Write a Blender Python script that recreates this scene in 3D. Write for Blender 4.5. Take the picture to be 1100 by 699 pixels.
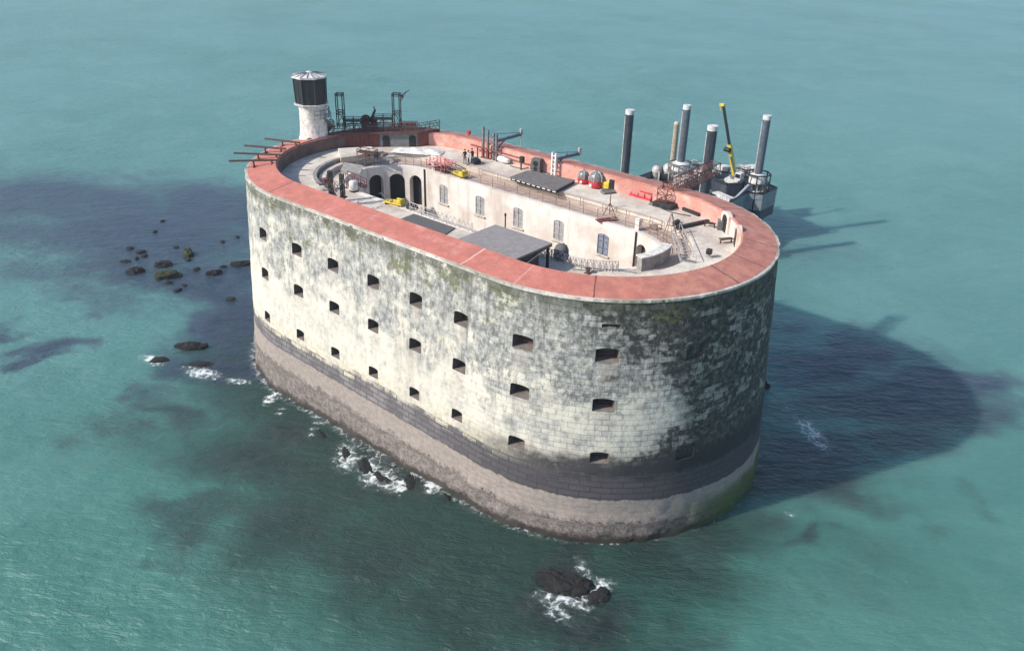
import bpy, bmesh, math, random
import numpy as np
from mathutils import Vector, Matrix, noise
from math import pi, sin, cos, radians as R_, hypot, atan2
random.seed(7)
for o in list(bpy.data.objects): bpy.data.objects.remove(o)
S = bpy.context.scene
C = S.collection

# ------------------------------------------------------------------ camera, sky, sun, exposure
YAW, PITCH, ROLL = 2.26632, 0.475025, 0.0242983
CAMP = Vector((55.2105, -61.766, 49.8139)); FPX = 914.958      # focal length in pixels of an 1100 wide picture
fw = Vector((cos(YAW)*cos(PITCH), sin(YAW)*cos(PITCH), -sin(PITCH)))
rt = fw.cross(Vector((0, 0, 1))).normalized(); up = rt.cross(fw)
rt, up = rt*cos(ROLL)+up*sin(ROLL), up*cos(ROLL)-rt*sin(ROLL)
cam = bpy.data.objects.new('camera', bpy.data.cameras.new('camera')); C.objects.link(cam)
cam.matrix_world = Matrix(((rt.x, up.x, -fw.x, CAMP.x), (rt.y, up.y, -fw.y, CAMP.y), (rt.z, up.z, -fw.z, CAMP.z), (0, 0, 0, 1)))
cam.data.sensor_width = 36; cam.data.lens = 36*FPX/1100; cam.data.clip_start = .5; cam.data.clip_end = 20000
S.camera = cam
SUN_EL, SUN_AZ = R_(35.6), atan2(-27.4, -14.8)                 # azimuth of the sun, counted from +x
W = bpy.data.worlds.new('World'); S.world = W; W.use_nodes = True
wn = W.node_tree.nodes; wl = W.node_tree.links
bg = wn['Background']; sky = wn.new('ShaderNodeTexSky'); sky.sky_type = 'NISHITA'; sky.sun_disc = False
sky.sun_elevation = SUN_EL; sky.sun_rotation = pi/2-SUN_AZ; sky.air_density = 1.0; sky.dust_density = .9; sky.ozone_density = 2.0
wl.new(sky.outputs[0], bg.inputs[0]); bg.inputs[1].default_value = .15
sun = bpy.data.objects.new('sun', bpy.data.lights.new('sun', 'SUN')); C.objects.link(sun)
sun.data.energy = 4.2; sun.data.angle = R_(1.1); sun.data.color = (1, .95, .87)
sd = Vector((cos(SUN_AZ)*cos(SUN_EL), sin(SUN_AZ)*cos(SUN_EL), sin(SUN_EL)))
sun.rotation_euler = sd.to_track_quat('Z', 'Y').to_euler(); sun.location = (-40, -60, 80)
S.view_settings.view_transform = 'Standard'; S.view_settings.look = 'None'
S.view_settings.exposure = .36; S.view_settings.gamma = 1
S.render.engine = 'CYCLES'

def at(px, py, z):
    "point of the survey photograph brought down onto the level z"
    d = fw*FPX+rt*(px-550)-up*(py-349.5)
    return CAMP+d*((z-CAMP.z)/d.z)

# ------------------------------------------------------------------ materials
class NT:
    def __init__(s, name):
        s.m = bpy.data.materials.new(name); s.m.use_nodes = True
        s.n = s.m.node_tree.nodes; s.l = s.m.node_tree.links; s.b = s.n['Principled BSDF']
    def node(s, t, **k):
        n = s.n.new(t)
        for a, b in k.items(): setattr(n, a, b)
        return n
    def put(s, sock, v):
        if isinstance(v, bpy.types.NodeSocket): s.l.new(v, sock)
        elif v is not None:
            if isinstance(v, (tuple, list)) and len(v) == 3 and sock.type == 'RGBA': v = (*v, 1)
            sock.default_value = v
    def math(s, op, a, b=None, c=None, clamp=False):
        n = s.node('ShaderNodeMath', operation=op, use_clamp=clamp)
        for i, v in enumerate((a, b, c)):
            if v is not None: s.put(n.inputs[i], v)
        return n.outputs[0]
    def step(s, v, a, b, lo=0., hi=1.):
        n = s.node('ShaderNodeMapRange', interpolation_type='SMOOTHSTEP')
        for i, q in enumerate((v, a, b, lo, hi)): s.put(n.inputs[i], q)
        return n.outputs[0]
    def mix(s, f, a, b, mode='MIX'):
        n = s.node('ShaderNodeMix', data_type='RGBA', blend_type=mode)
        s.put(n.inputs[0], f); s.put(n.inputs[6], a); s.put(n.inputs[7], b)
        return n.outputs[2]
    def vec(s, v, sc=(1, 1, 1), off=(0, 0, 0), rot=(0, 0, 0)):
        n = s.node('ShaderNodeMapping'); s.put(n.inputs[0], v); s.put(n.inputs[1], off); s.put(n.inputs[2], rot); s.put(n.inputs[3], sc)
        return n.outputs[0]
    def noise(s, v, scale, detail=4., rough=.55, dist=0., sc=None, rot=(0, 0, 0), off=(0, 0, 0)):
        if sc: v = s.vec(v, sc, off, rot)
        n = s.node('ShaderNodeTexNoise'); s.put(n.inputs['Vector'], v)
        n.inputs['Scale'].default_value = scale; n.inputs['Detail'].default_value = detail
        n.inputs['Roughness'].default_value = rough; n.inputs['Distortion'].default_value = dist
        return n.outputs[0]
    def bump(s, h, dist=.05, strength=1., prev=None):
        n = s.node('ShaderNodeBump'); s.put(n.inputs['Height'], h); n.inputs['Distance'].default_value = dist
        n.inputs['Strength'].default_value = strength
        if prev is not None: s.put(n.inputs['Normal'], prev)
        return n.outputs[0]
    def swell(s, v, ang, stretch, scale, detail, rough, dist=0.):
        n = s.node('ShaderNodeMapping', vector_type='TEXTURE'); s.put(n.inputs[0], v); s.put(n.inputs[2], (0, 0, R_(ang))); s.put(n.inputs[3], (stretch, 1, 1))
        return s.noise(n.outputs[0], scale, detail, rough, dist)
    def obj(s): return s.node('ShaderNodeTexCoord').outputs['Object']
    def uv(s): return s.node('ShaderNodeTexCoord').outputs['UV']
    def done(s, col, rough=.8, bump=None, spec=None, metal=None):
        s.put(s.b.inputs['Base Color'], col); s.put(s.b.inputs['Roughness'], rough)
        if bump is not None: s.put(s.b.inputs['Normal'], bump)
        if spec is not None: s.put(s.b.inputs['Specular IOR Level'], spec)
        if metal is not None: s.put(s.b.inputs['Metallic'], metal)
        return s.m

def plain(name, col, rough=.6, metal=0., var=.35, scale=2.5, dirt=(.1, .08, .065), amt=.35, bump=.01, drip=0.):
    "paint, concrete or metal with uneven tone and patches of dirt"
    t = NT(name); o = t.obj()
    a = t.noise(o, scale, 5, .6); b = t.noise(o, scale*.37, 4, .6, sc=(1, 1, .6))
    k = t.step(a, .25, .75, 1-var, 1+var*.5)
    n = t.node('ShaderNodeVectorMath', operation='SCALE'); n.inputs[0].default_value = col; t.put(n.inputs[3], k)
    c = t.mix(t.math('MULTIPLY', t.step(b, .5, .7), amt), n.outputs[0], dirt)
    if drip: c = t.mix(t.math('MULTIPLY', t.step(t.noise(o, 3, 5, .7, sc=(1, 1, .07)), .5, .66), drip), c, (.26, .19, .14))
    return t.done(c, t.step(a, .2, .8, max(.05, rough-.12), min(1, rough+.12)), t.bump(t.noise(o, scale*6, 3), bump, .6), metal=metal)

M = {}
for nm, col, rough, metal, kw in [
    ('white_paint', (.66, .64, .6), .6, 0, {}), ('white_plaster', (.72, .68, .62), .85, 0, dict(amt=.3, drip=.6)),
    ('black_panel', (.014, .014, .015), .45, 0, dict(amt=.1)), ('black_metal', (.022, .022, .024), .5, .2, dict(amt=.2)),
    ('rust_metal', (.13, .055, .045), .75, .1, {}), ('maroon', (.2, .055, .05), .7, 0, {}), ('red_paint', (.55, .035, .045), .45, 0, dict(amt=.15)),
    ('rail_metal', (.3, .2, .16), .7, .2, {}), ('pale_metal', (.5, .46, .43), .6, .2, {}), ('grey_metal', (.2, .205, .21), .55, .3, {}),
    ('grey_roof', (.27, .243, .23), .8, 0, dict(var=.2, amt=.35, dirt=(.19, .165, .15))), ('dark_mat', (.115, .11, .107), .9, 0, dict(var=.2)),
    ('yellow_paint', (.66, .5, .03), .5, 0, dict(amt=.25)), ('blue_grey', (.12, .16, .21), .5, .1, {}), ('sunlit_blue', (.36, .42, .48), .5, .1, {}), ('dark_blue', (.032, .042, .058), .5, 0, dict(drip=.3)), ('hull_grey', (.2, .235, .27), .5, 0, dict(drip=.45)),
    ('leg_steel_shaded', (.04, .05, .066), .5, .2, dict(drip=.35)), ('leg_steel_lit', (.1, .13, .165), .45, .2, dict(drip=.4)), ('pile_wood', (.36, .3, .22), .85, 0, {}),
    ('dark_wood', (.085, .05, .042), .85, 0, {}), ('deck_grey', (.11, .115, .12), .8, 0, {}), ('sheet_cloth', (.7, .67, .62), .9, 0, dict(amt=.1)),
    ('dark_cloth', (.025, .027, .035), .9, 0, {}), ('skin', (.45, .27, .2), .6, 0, dict(amt=0)), ('pale_stone', (.55, .49, .42), .9, 0, {}),
    ('shaded_recess_stone', (.13, .1, .085), .95, 0, {}), ('lit_sill_stone', (.2, .165, .145), .95, 0, {}), ('shutter_grey', (.31, .31, .31), .7, 0, dict(var=.2)), ('shutter_blue', (.2, .225, .3), .7, 0, dict(var=.2)),
    ('tarmac_strip', (.16, .145, .135), .9, 0, {}), ('fur', (.02, .018, .016), .9, 0, {}), ('twig', (.12, .06, .045), .9, 0, {}), ('pink_paint', (.62, .2, .2), .7, 0, {}),
    ('concrete_lip', (.3, .28, .26), .9, 0, {}), ('glass_dark', (.02, .025, .03), .15, 0, dict(amt=0)), ('dome_glass', (.2, .19, .19), .2, 0, dict(amt=.2))]:
    M[nm] = plain(nm, col, rough, metal, **kw)

# -- the battered wall: UV = (metres round the fort, metres above the water)
HL, R0_ = 14.3866, 15.5; L1_ = 2*HL
def wall_material():
    t = NT('weathered_limestone'); uv = t.uv()
    x = t.node('ShaderNodeSeparateXYZ'); t.put(x.inputs[0], uv); s, z = x.outputs[0], x.outputs[1]
    big = t.noise(uv, .11, 5, .6); mid = t.noise(uv, .45, 6, .65); fine = t.noise(uv, 1.9, 6, .7); grit = t.noise(uv, 7, 4, .7)
    streak = t.noise(uv, 1, 6, .65, sc=(.85, .1, 1)); streak2 = t.noise(uv, 1, 5, .6, sc=(.33, .035, 1), off=(31, 7, 0))
    warp = t.node('ShaderNodeVectorMath', operation='MULTIPLY_ADD')
    wv = t.node('ShaderNodeTexNoise'); t.put(wv.inputs['Vector'], uv); wv.inputs['Scale'].default_value = 1.2
    t.put(warp.inputs[0], wv.outputs[1]); warp.inputs[1].default_value = (.1, .1, 0); t.put(warp.inputs[2], uv)
    br = t.node('ShaderNodeTexBrick'); t.put(br.inputs['Vector'], warp.outputs[0])
    br.inputs['Color1'].default_value = (0, 0, 0, 1); br.inputs['Color2'].default_value = (1, 1, 1, 1); br.inputs['Mortar'].default_value = (.5, .5, .5, 1)
    br.inputs['Scale'].default_value = 1; br.inputs['Mortar Size'].default_value = .022; br.inputs['Mortar Smooth'].default_value = .35
    br.inputs['Brick Width'].default_value = 1.05; br.inputs['Row Height'].default_value = .5; br.inputs['Bias'].default_value = 0
    blk = br.outputs[0]; mort = br.outputs[1]
    # big tones: cream low on the long side, grey lichen above, black round the end
    hgt = t.math('ADD', z, t.math('MULTIPLY', t.math('SUBTRACT', big, .5), 12))
    grey = t.step(hgt, 8.5, 18.5, .04, .72)
    grey = t.math('ADD', grey, t.step(s, 16, 34, 0, .22))
    n1 = t.math('ADD', t.math('MULTIPLY', mid, .72), t.math('ADD', t.math('MULTIPLY', streak, .4), t.math('MULTIPLY', fine, .3)))
    bw = t.step(s, 8, 42, .06, .16)
    n1 = t.math('ADD', n1, t.math('MULTIPLY', t.math('SUBTRACT', blk, .5), bw))
    n2 = t.math('MULTIPLY', t.math('SUBTRACT', n1, .71), 3.0)
    gm = t.step(t.math('ADD', n2, t.math('MULTIPLY', t.math('SUBTRACT', grey, .5), .95)), -.28, .42)
    cream = t.mix(t.step(mid, .35, .7), (.64, .585, .49), (.52, .485, .42))
    cream = t.mix(t.math('MULTIPLY', t.step(z, 9.5, 6.5), t.step(fine, .42, .62)), cream, (.52, .44, .26))
    lich = t.mix(t.step(fine, .38, .62), (.17, .166, .153), (.4, .392, .37))
    c = t.mix(gm, cream, lich)
    pale = t.math('MULTIPLY', t.step(blk, .72, .9), t.step(mid, .5, .62))
    c = t.mix(t.math('MULTIPLY', pale, t.step(s, 14, 34, .1, .6)), c, (.58, .545, .48))
    fl = t.noise(uv, 2.1, 7, .74, sc=(1, .5, 1), off=(3, 8, 0))
    c = t.mix(t.math('MULTIPLY', t.math('MULTIPLY', t.step(fl, .5, .62), t.step(grey, .2, .7, .35, 1)), .75), c, (.11, .108, .098))
    c = t.mix(t.math('MULTIPLY', t.step(fl, .46, .36), .7), c, (.64, .615, .56))
    c = t.mix(t.math('MULTIPLY', t.step(streak2, .56, .7), t.step(z, 6, 16, .1, .5)), c, (.15, .14, .12))
    # run-off from the coping, and a pale wash under each sill
    dr = t.noise(uv, 1, 4, .7, sc=(.9, .012, 1), off=(5, 2, 0)); dl = t.math('ADD', z, t.math('MULTIPLY', t.math('SUBTRACT', dr, .5), 30))
    c = t.mix(t.math('MULTIPLY', t.math('MULTIPLY', t.step(dl, 19.5, 22.5), t.step(streak, .44, .58)), .6), c, (.1, .098, .085))
    dc = None
    for q in [HL+x for x in (-11., -5.4, .25, 5.85, 11.25)]+[L1_+R0_*R_(a) for a in (12, 37)]+[-R0_*R_(9.2)]:
        e = t.math('ABSOLUTE', t.math('SUBTRACT', s, q)); dc = e if dc is None else t.math('MINIMUM', dc, e)
    ws = None
    for q in (16.95, 12.6, 7.8):
        e = t.math('MULTIPLY', t.step(z, q-2.6, q-.2), t.step(z, q+.05, q-.05)); ws = e if ws is None else t.math('MAXIMUM', ws, e)
    c = t.mix(t.math('MULTIPLY', t.math('MULTIPLY', ws, t.step(t.math('ADD', dc, t.math('MULTIPLY', t.math('SUBTRACT', streak, .5), 1.4)), 1.0, .35)), .5), c, t.mix(t.step(fine, .4, .6), (.6, .52, .45), (.36, .31, .27)))
    # the dark run-off at the seaward end
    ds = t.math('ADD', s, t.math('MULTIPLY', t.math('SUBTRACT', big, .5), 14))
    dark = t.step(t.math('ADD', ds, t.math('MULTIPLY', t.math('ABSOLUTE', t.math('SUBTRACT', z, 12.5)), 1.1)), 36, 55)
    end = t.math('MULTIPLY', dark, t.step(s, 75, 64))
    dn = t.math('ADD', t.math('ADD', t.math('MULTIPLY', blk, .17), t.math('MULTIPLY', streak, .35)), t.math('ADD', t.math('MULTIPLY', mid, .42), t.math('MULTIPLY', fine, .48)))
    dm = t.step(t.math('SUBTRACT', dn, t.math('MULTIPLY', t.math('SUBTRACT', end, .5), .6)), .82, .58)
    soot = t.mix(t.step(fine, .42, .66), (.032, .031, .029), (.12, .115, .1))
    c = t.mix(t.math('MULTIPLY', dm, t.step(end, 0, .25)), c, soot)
    pp = t.math('MULTIPLY', t.math('MULTIPLY', t.step(t.math('ADD', t.math('MULTIPLY', blk, .3), fine), .6, .78), t.step(t.math('ADD', mid, t.math('MULTIPLY', streak2, .5)), .72, .86)), t.math('MULTIPLY', t.step(end, .3, .8), t.step(z, 8.5, 10.5)))
    c = t.mix(t.math('MULTIPLY', pp, .75), c, (.36, .34, .29))
    # damp band above the tide on the end
    db = t.math('ADD', z, t.math('MULTIPLY', t.math('SUBTRACT', mid, .5), 3.2))
    damp = t.math('MULTIPLY', t.step(db, 9.0, 7.6), t.step(ds, 25, 35))
    c = t.mix(t.math('MULTIPLY', t.math('MULTIPLY', damp, t.step(s, 76, 64)), t.step(fine, .3, .5, .75, .95)), c, (.03, .028, .032))
    # moss under the coping
    mz = t.math('ADD', z, t.math('MULTIPLY', t.math('SUBTRACT', mid, .5), 7))
    clump = t.noise(uv, .33, 6, .68, off=(17, 5, 0), sc=(1, 1.3, 1))
    moss = t.math('MULTIPLY', t.step(t.math('ADD', clump, t.step(z, 14, 22, -.2, .035)), .53, .6), t.step(fine, .4, .54))
    c = t.mix(t.math('MULTIPLY', moss, .85), c, t.mix(t.step(fine, .42, .6), (.07, .068, .035), (.125, .14, .04)))
    lip = t.math('MULTIPLY', t.step(t.math('ADD', z, t.math('MULTIPLY', t.math('SUBTRACT', mid, .5), 2.2)), 20.9, 21.7), t.step(fine, .36, .52))
    c = t.mix(t.math('MULTIPLY', lip, .7), c, (.075, .074, .05))
    c = t.mix(t.math('MULTIPLY', mort, t.math('MULTIPLY', t.step(s, 22, 44, 0., .6), t.step(t.math('ADD', mid, t.math('MULTIPLY', fine, .6)), .68, .86))), c, (.05, .048, .044))
    # tidal bands
    zz = t.math('SUBTRACT', z, t.math('SUBTRACT', .45, t.math('MULTIPLY', t.math('SUBTRACT', s, 4.4), .03)))
    zb = t.math('ADD', zz, t.math('ADD', t.math('MULTIPLY', t.math('SUBTRACT', mid, .5), 1.4), t.math('MULTIPLY', t.math('SUBTRACT', big, .5), 1.6)))
    zc = t.math('ADD', zz, t.math('ADD', t.math('MULTIPLY', t.math('SUBTRACT', fine, .5), .5), t.math('MULTIPLY', t.math('SUBTRACT', mid, .5), .8)))
    cv = t.node('ShaderNodeCombineXYZ'); t.put(cv.inputs[0], s); t.put(cv.inputs[1], t.math('ADD', zz, t.math('MULTIPLY', mid, .1)))
    b2 = t.node('ShaderNodeTexBrick'); t.put(b2.inputs['Vector'], cv.outputs[0]); b2.inputs['Color1'].default_value = (0, 0, 0, 1); b2.inputs['Color2'].default_value = (1, 1, 1, 1)
    b2.inputs['Scale'].default_value = 1; b2.inputs['Mortar Size'].default_value = .075; b2.inputs['Mortar Smooth'].default_value = .6; b2.inputs['Brick Width'].default_value = 1.7; b2.inputs['Row Height'].default_value = .56
    crs = t.math('MULTIPLY', t.math('MAXIMUM', t.math('MULTIPLY', b2.outputs[1], 1.), t.math('MULTIPLY', t.step(b2.outputs[0], .6, .9), .35)), t.math('MULTIPLY', t.step(t.math('ADD', mid, t.math('MULTIPLY', fine, .6)), .54, .74), t.step(zz, 7.6, 6.6)))
    purple = t.mix(t.math('MULTIPLY', crs, .95), t.mix(t.step(mid, .4, .62), (.13, .117, .121), (.23, .208, .2)), (.07, .06, .07))
    purple = t.mix(t.step(ds, 18, 34), purple, t.mix(t.math('MULTIPLY', crs, .7), (.075, .066, .072), (.035, .031, .036)))
    c = t.mix(t.step(t.math('ADD', zb, t.math('ADD', t.math('MULTIPLY', t.math('SUBTRACT', b2.outputs[0], .5), .7), t.math('MULTIPLY', t.math('SUBTRACT', fine, .5), 1.6))), t.step(s, 0, 28, 6.75, 7.4), t.step(s, 0, 28, 6.1, 6.7)), c, purple)
    sand = t.mix(t.step(fine, .35, .65), (.33, .275, .24), (.25, .21, .185))
    c = t.mix(t.step(zc, 4.95, 4.75), c, sand)
    ledge = t.math('MULTIPLY', t.step(zb, 2.1, 2.3), t.step(zb, 2.95, 2.65))
    barn = t.mix(t.step(t.math('ADD', t.math('MULTIPLY', grit, .5), t.math('MULTIPLY', fine, .5)), .4, .6), (.085, .069, .061), (.255, .213, .19))
    c = t.mix(t.step(zb, 2.7, 2.2), c, barn)
    c = t.mix(t.math('MULTIPLY', ledge, t.math('MULTIPLY', t.step(grit, .4, .58), t.step(fine, .42, .6))), c, (.045, .034, .034))
    c = t.mix(t.step(t.math('ADD', z, t.math('MULTIPLY', t.math('SUBTRACT', fine, .5), 1.4)), 1.0, .35), c, (.042, .034, .028))
    # weed low on the shaded end
    weed = t.math('MULTIPLY', t.step(ds, 43, 52), t.math('MULTIPLY', t.step(zb, 4.2, 3.0), t.step(s, 80, 66)))
    c = t.mix(t.math('MULTIPLY', weed, .9), c, t.mix(fine, (.04, .062, .012), (.1, .14, .035)))
    hb = t.math('ADD', t.math('MULTIPLY', fine, .6), t.math('ADD', t.math('MULTIPLY', grit, .35), t.math('MULTIPLY', t.math('MULTIPLY', mort, t.step(s, 16, 40, .06, 1)), -.4)))
    hb = t.math('ADD', hb, t.math('MULTIPLY', t.math('MULTIPLY', blk, t.step(s, 16, 40, .1, 1)), .25))
    return t.done(c, t.step(z, .3, 2.2, .35, .92), t.bump(hb, .13, .8))
M['wall'] = wall_material()

def roof_material():
    t = NT('red_sealed_coping'); uv = t.uv(); o = t.obj()
    x = t.node('ShaderNodeSeparateXYZ'); t.put(x.inputs[0], uv); s, r = x.outputs[0], x.outputs[1]
    big = t.noise(o, .16, 4, .6); mid = t.noise(o, .9, 6, .65); fine = t.noise(o, 5, 5, .7)
    per = t.math('ADD', s, t.math('MULTIPLY', t.math('SUBTRACT', big, .5), 22))
    org = t.math('MULTIPLY', t.step(per, 36, 46), t.step(per, 128, 116))
    c = t.mix(org, t.mix(t.step(mid, .3, .7), (.55, .185, .135), (.41, .135, .1)), t.mix(t.step(mid, .35, .65), (.5, .21, .145), (.36, .135, .1)))
    c = t.mix(t.math('MULTIPLY', t.step(fine, .5, .66), .5), c, (.3, .13, .105))
    c = t.mix(t.math('MULTIPLY', t.step(t.noise(o, .5, 6, .7), .53, .66), .5), c, (.58, .29, .25))
    c = t.mix(t.math('MULTIPLY', t.step(t.noise(o, 2.2, 6, .7, off=(9, 3, 1), sc=(1, 1, 1)), .57, .7), .6), c, (.17, .1, .08))
    wob = t.math('ADD', s, t.math('MULTIPLY', t.math('SUBTRACT', mid, .5), .25))
    for s0, w, col in ((25.2, .07, (.6, .4, .34)), (37.4, .05, (.1, .045, .04)), (50.2, .06, (.1, .045, .04)), (54.6, .05, (.12, .05, .04)), (20.1, .04, (.4, .14, .12)), (-1.2, .09, (.2, .09, .06)), (30.8, .04, (.62, .3, .27)), (12, .03, (.34, .1, .09)), (59.8, .05, (.16, .07, .05)), (70, .05, (.2, .1, .08)), (90, .06, (.2, .1, .08))):
        c = t.mix(t.step(t.math('ABSOLUTE', t.math('SUBTRACT', wob, s0)), w*1.6, w*.6), c, col)
    c = t.mix(t.math('MULTIPLY', t.step(t.math('ADD', r, t.math('MULTIPLY', mid, .5)), 15.55, 15.8), .7), c, (.3, .2, .15))
    return t.done(c, .75, t.bump(t.math('ADD', mid, t.math('MULTIPLY', fine, .4)), .03, .7))
M['coping'] = roof_material()

def deck_material(name, a, b, stain, rub=0., spots=1.):
    t = NT(name); o = t.obj()
    mid = t.noise(o, .7, 6, .65); fine = t.noise(o, 4.5, 5, .7); big = t.noise(o, .2, 4, .6)
    c = t.mix(t.step(mid, .35, .68), a, b)
    c = t.mix(t.math('MULTIPLY', t.step(big, .46, .62), .6), c, stain)
    c = t.mix(t.math('MULTIPLY', t.step(fine, .53, .66), (.45+rub)*spots), c, tuple(q*.45 for q in stain))
    if spots < 1: c = t.mix(t.math('MULTIPLY', t.step(t.noise(o, 1.3, 6, .7, sc=(1, 1, .1)), .5, .68), .45), c, (.36, .3, .25))
    if rub:
        v = t.node('ShaderNodeTexVoronoi'); v.inputs['Scale'].default_value = 2.2; t.put(v.inputs['Vector'], o)
        c = t.mix(t.math('MULTIPLY', t.step(v.outputs[0], .1, .5), .5), c, (.5, .36, .29))
    return t.done(c, .9, t.bump(t.math('ADD', mid, fine), .05 if rub else .02, .8))
M['terrace'] = deck_material('sun_bleached_concrete', (.68, .615, .52), (.55, .485, .41), (.4, .32, .265))
M['gallery'] = deck_material('broken_paving', (.37, .28, .23), (.52, .43, .37), (.24, .17, .14), .3)
M['gallery_near'] = deck_material('trodden_concrete', (.64, .57, .475), (.52, .45, .38), (.36, .29, .24))
M['parapet'] = deck_material('flaking_pink_render', (.56, .24, .19), (.62, .4, .33), (.4, .15, .12))
M['cornice_stone'] = deck_material('chipped_cornice', (.6, .54, .47), (.4, .36, .31), (.2, .19, .13))
M['shaded_dirt'] = deck_material('shaded_dirty_render', (.12, .07, .06), (.2, .12, .1), (.07, .07, .045))  # left-end render: dirt, with its shade also put into the darker colour
M['pale_render'] = deck_material('pale_render', (.66, .52, .44), (.7, .6, .52), (.5, .25, .19))
M['facade'] = deck_material('limewashed_render', (.74, .675, .61), (.67, .605, .54), (.5, .41, .345), 0., .35)
M['rock'] = deck_material('wet_rock', (.008, .0075, .007), (.016, .014, .012), (.005, .005, .005))
M['weedy_rock'] = deck_material('weed_covered_rock', (.02, .024, .008), (.05, .054, .016), (.008, .008, .006))
M['rubber_dark'] = M['black_metal']

def water_material():
    t = NT('sea_water'); o = t.obj()
    at_r = t.node('ShaderNodeAttribute', attribute_name='reef_and_shade').outputs['Fac']; at_f = t.node('ShaderNodeAttribute', attribute_name='foam').outputs['Fac']
    at_s = t.node('ShaderNodeAttribute', attribute_name='shoal').outputs['Fac']
    big = t.noise(o, .012, 5, .6, sc=(1, 1.6, 1), rot=(0, 0, .4)); mid = t.noise(o, .06, 6, .65, .6); fine = t.noise(o, .45, 5, .65, .4)
    # the colour of the silty water itself
    c = t.mix(t.step(big, .32, .66), (.078, .194, .178), (.1, .228, .214))
    c = t.mix(t.math('MULTIPLY', t.step(mid, .42, .66), .6), c, (.12, .255, .238))
    ox = t.node('ShaderNodeSeparateXYZ'); t.put(ox.inputs[0], o)
    shal = t.step(t.math('ADD', t.math('SUBTRACT', t.math('MULTIPLY', ox.outputs[0], .64), t.math('MULTIPLY', ox.outputs[1], .77)), t.math('MULTIPLY', t.math('SUBTRACT', big, .5), 60)), -30, 45)
    c = t.mix(t.math('MULTIPLY', shal, .75), c, t.mix(t.step(mid, .4, .65), (.056, .18, .14), (.08, .215, .172)))
    c = t.mix(t.math('MULTIPLY', t.step(t.math('ADD', at_s, t.math('MULTIPLY', t.math('SUBTRACT', mid, .5), .7)), .05, .8), .9), c, (.02, .042, .034))
    # weed and rock seen through it, plus mottling painted into the fort's shadow
    rk = t.math('ADD', at_r, t.math('ADD', t.math('MULTIPLY', t.math('SUBTRACT', mid, .5), .8), t.math('MULTIPLY', t.math('SUBTRACT', fine, .5), .9)))
    rm = t.step(rk, .12, .95)
    c = t.mix(t.math('MULTIPLY', rm, .88), c, t.mix(t.step(shal, .25, .7), t.mix(t.step(fine, .35, .65), (.022, .028, .06), (.046, .054, .092)), t.mix(t.step(fine, .35, .65), (.018, .026, .028), (.042, .058, .054))))
    # waves
    w1 = t.swell(o, 47, 2.6, .5, 4, .55, .5); w2 = t.swell(o, 35, 2.2, 1.5, 4, .6, .4)
    w3 = t.swell(o, 30, 2.4, .13, 3, .5, .3); w4 = t.swell(o, 50, 1.8, 4.5, 3, .6)
    h = t.math('ADD', t.math('MULTIPLY', w1, .6), t.math('ADD', t.math('MULTIPLY', w2, .4), t.math('ADD', t.math('MULTIPLY', w3, .7), t.math('MULTIPLY', w4, .035))))
    # foam: lacy, only where the sea breaks
    v = t.node('ShaderNodeTexVoronoi', feature='DISTANCE_TO_EDGE'); v.inputs['Scale'].default_value = 1.1
    wv = t.node('ShaderNodeTexNoise'); t.put(wv.inputs['Vector'], o); wv.inputs['Scale'].default_value = .9; wv.inputs['Detail'].default_value = 5
    ma = t.node('ShaderNodeVectorMath', operation='MULTIPLY_ADD'); t.put(ma.inputs[0], wv.outputs[1]); ma.inputs[1].default_value = (1.8, 1.8, 0); t.put(ma.inputs[2], o); t.put(v.inputs['Vector'], ma.outputs[0])
    lace = t.step(v.outputs[0], .16, .02)
    fm = t.math('SUBTRACT', t.math('ADD', at_f, t.math('ADD', t.math('MULTIPLY', lace, .3), t.math('MULTIPLY', t.math('SUBTRACT', t.noise(o, 2.4, 6, .75), .5), 1.6))), .54)
    fmask = t.math('MULTIPLY', t.math('MULTIPLY', t.step(fm, .0, .45), t.step(at_f, .05, .3)), .9)
    cap = t.math('MULTIPLY', t.step(t.swell(o, 42, 3.2, .75, 5, .72, .4), .62, .74), 0.)
    fmask = t.math('MAXIMUM', fmask, cap)
    wash = t.math('MULTIPLY', t.math('MULTIPLY', t.step(at_f, .12, .7), t.step(t.noise(o, 1.1, 5, .7), .36, .62)), .42)
    c = t.mix(wash, c, (.4, .5, .47))
    c = t.mix(fmask, c, (.74, .76, .74))
    nb = t.bump(h, 1.05, 1.)
    lanes = t.swell(o, 20, 3., .022, 4, .6, .8)
    t.put(nb.node.inputs['Strength'], t.step(lanes, .35, .65, .5, 1.))
    t.put(t.b.inputs['Subsurface Weight'], t.math('MULTIPLY', t.math('SUBTRACT', 1., fmask), .85)); t.b.inputs['Subsurface Radius'].default_value = (5.5, 10., 11.); t.b.inputs['Subsurface Scale'].default_value = 1.; t.b.inputs['Subsurface Anisotropy'].default_value = 0
    t.b.inputs['IOR'].default_value = 1.333
    return t.done(c, t.step(fmask, 0, 1, .36, .8), nb)
M['water'] = water_material()

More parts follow.
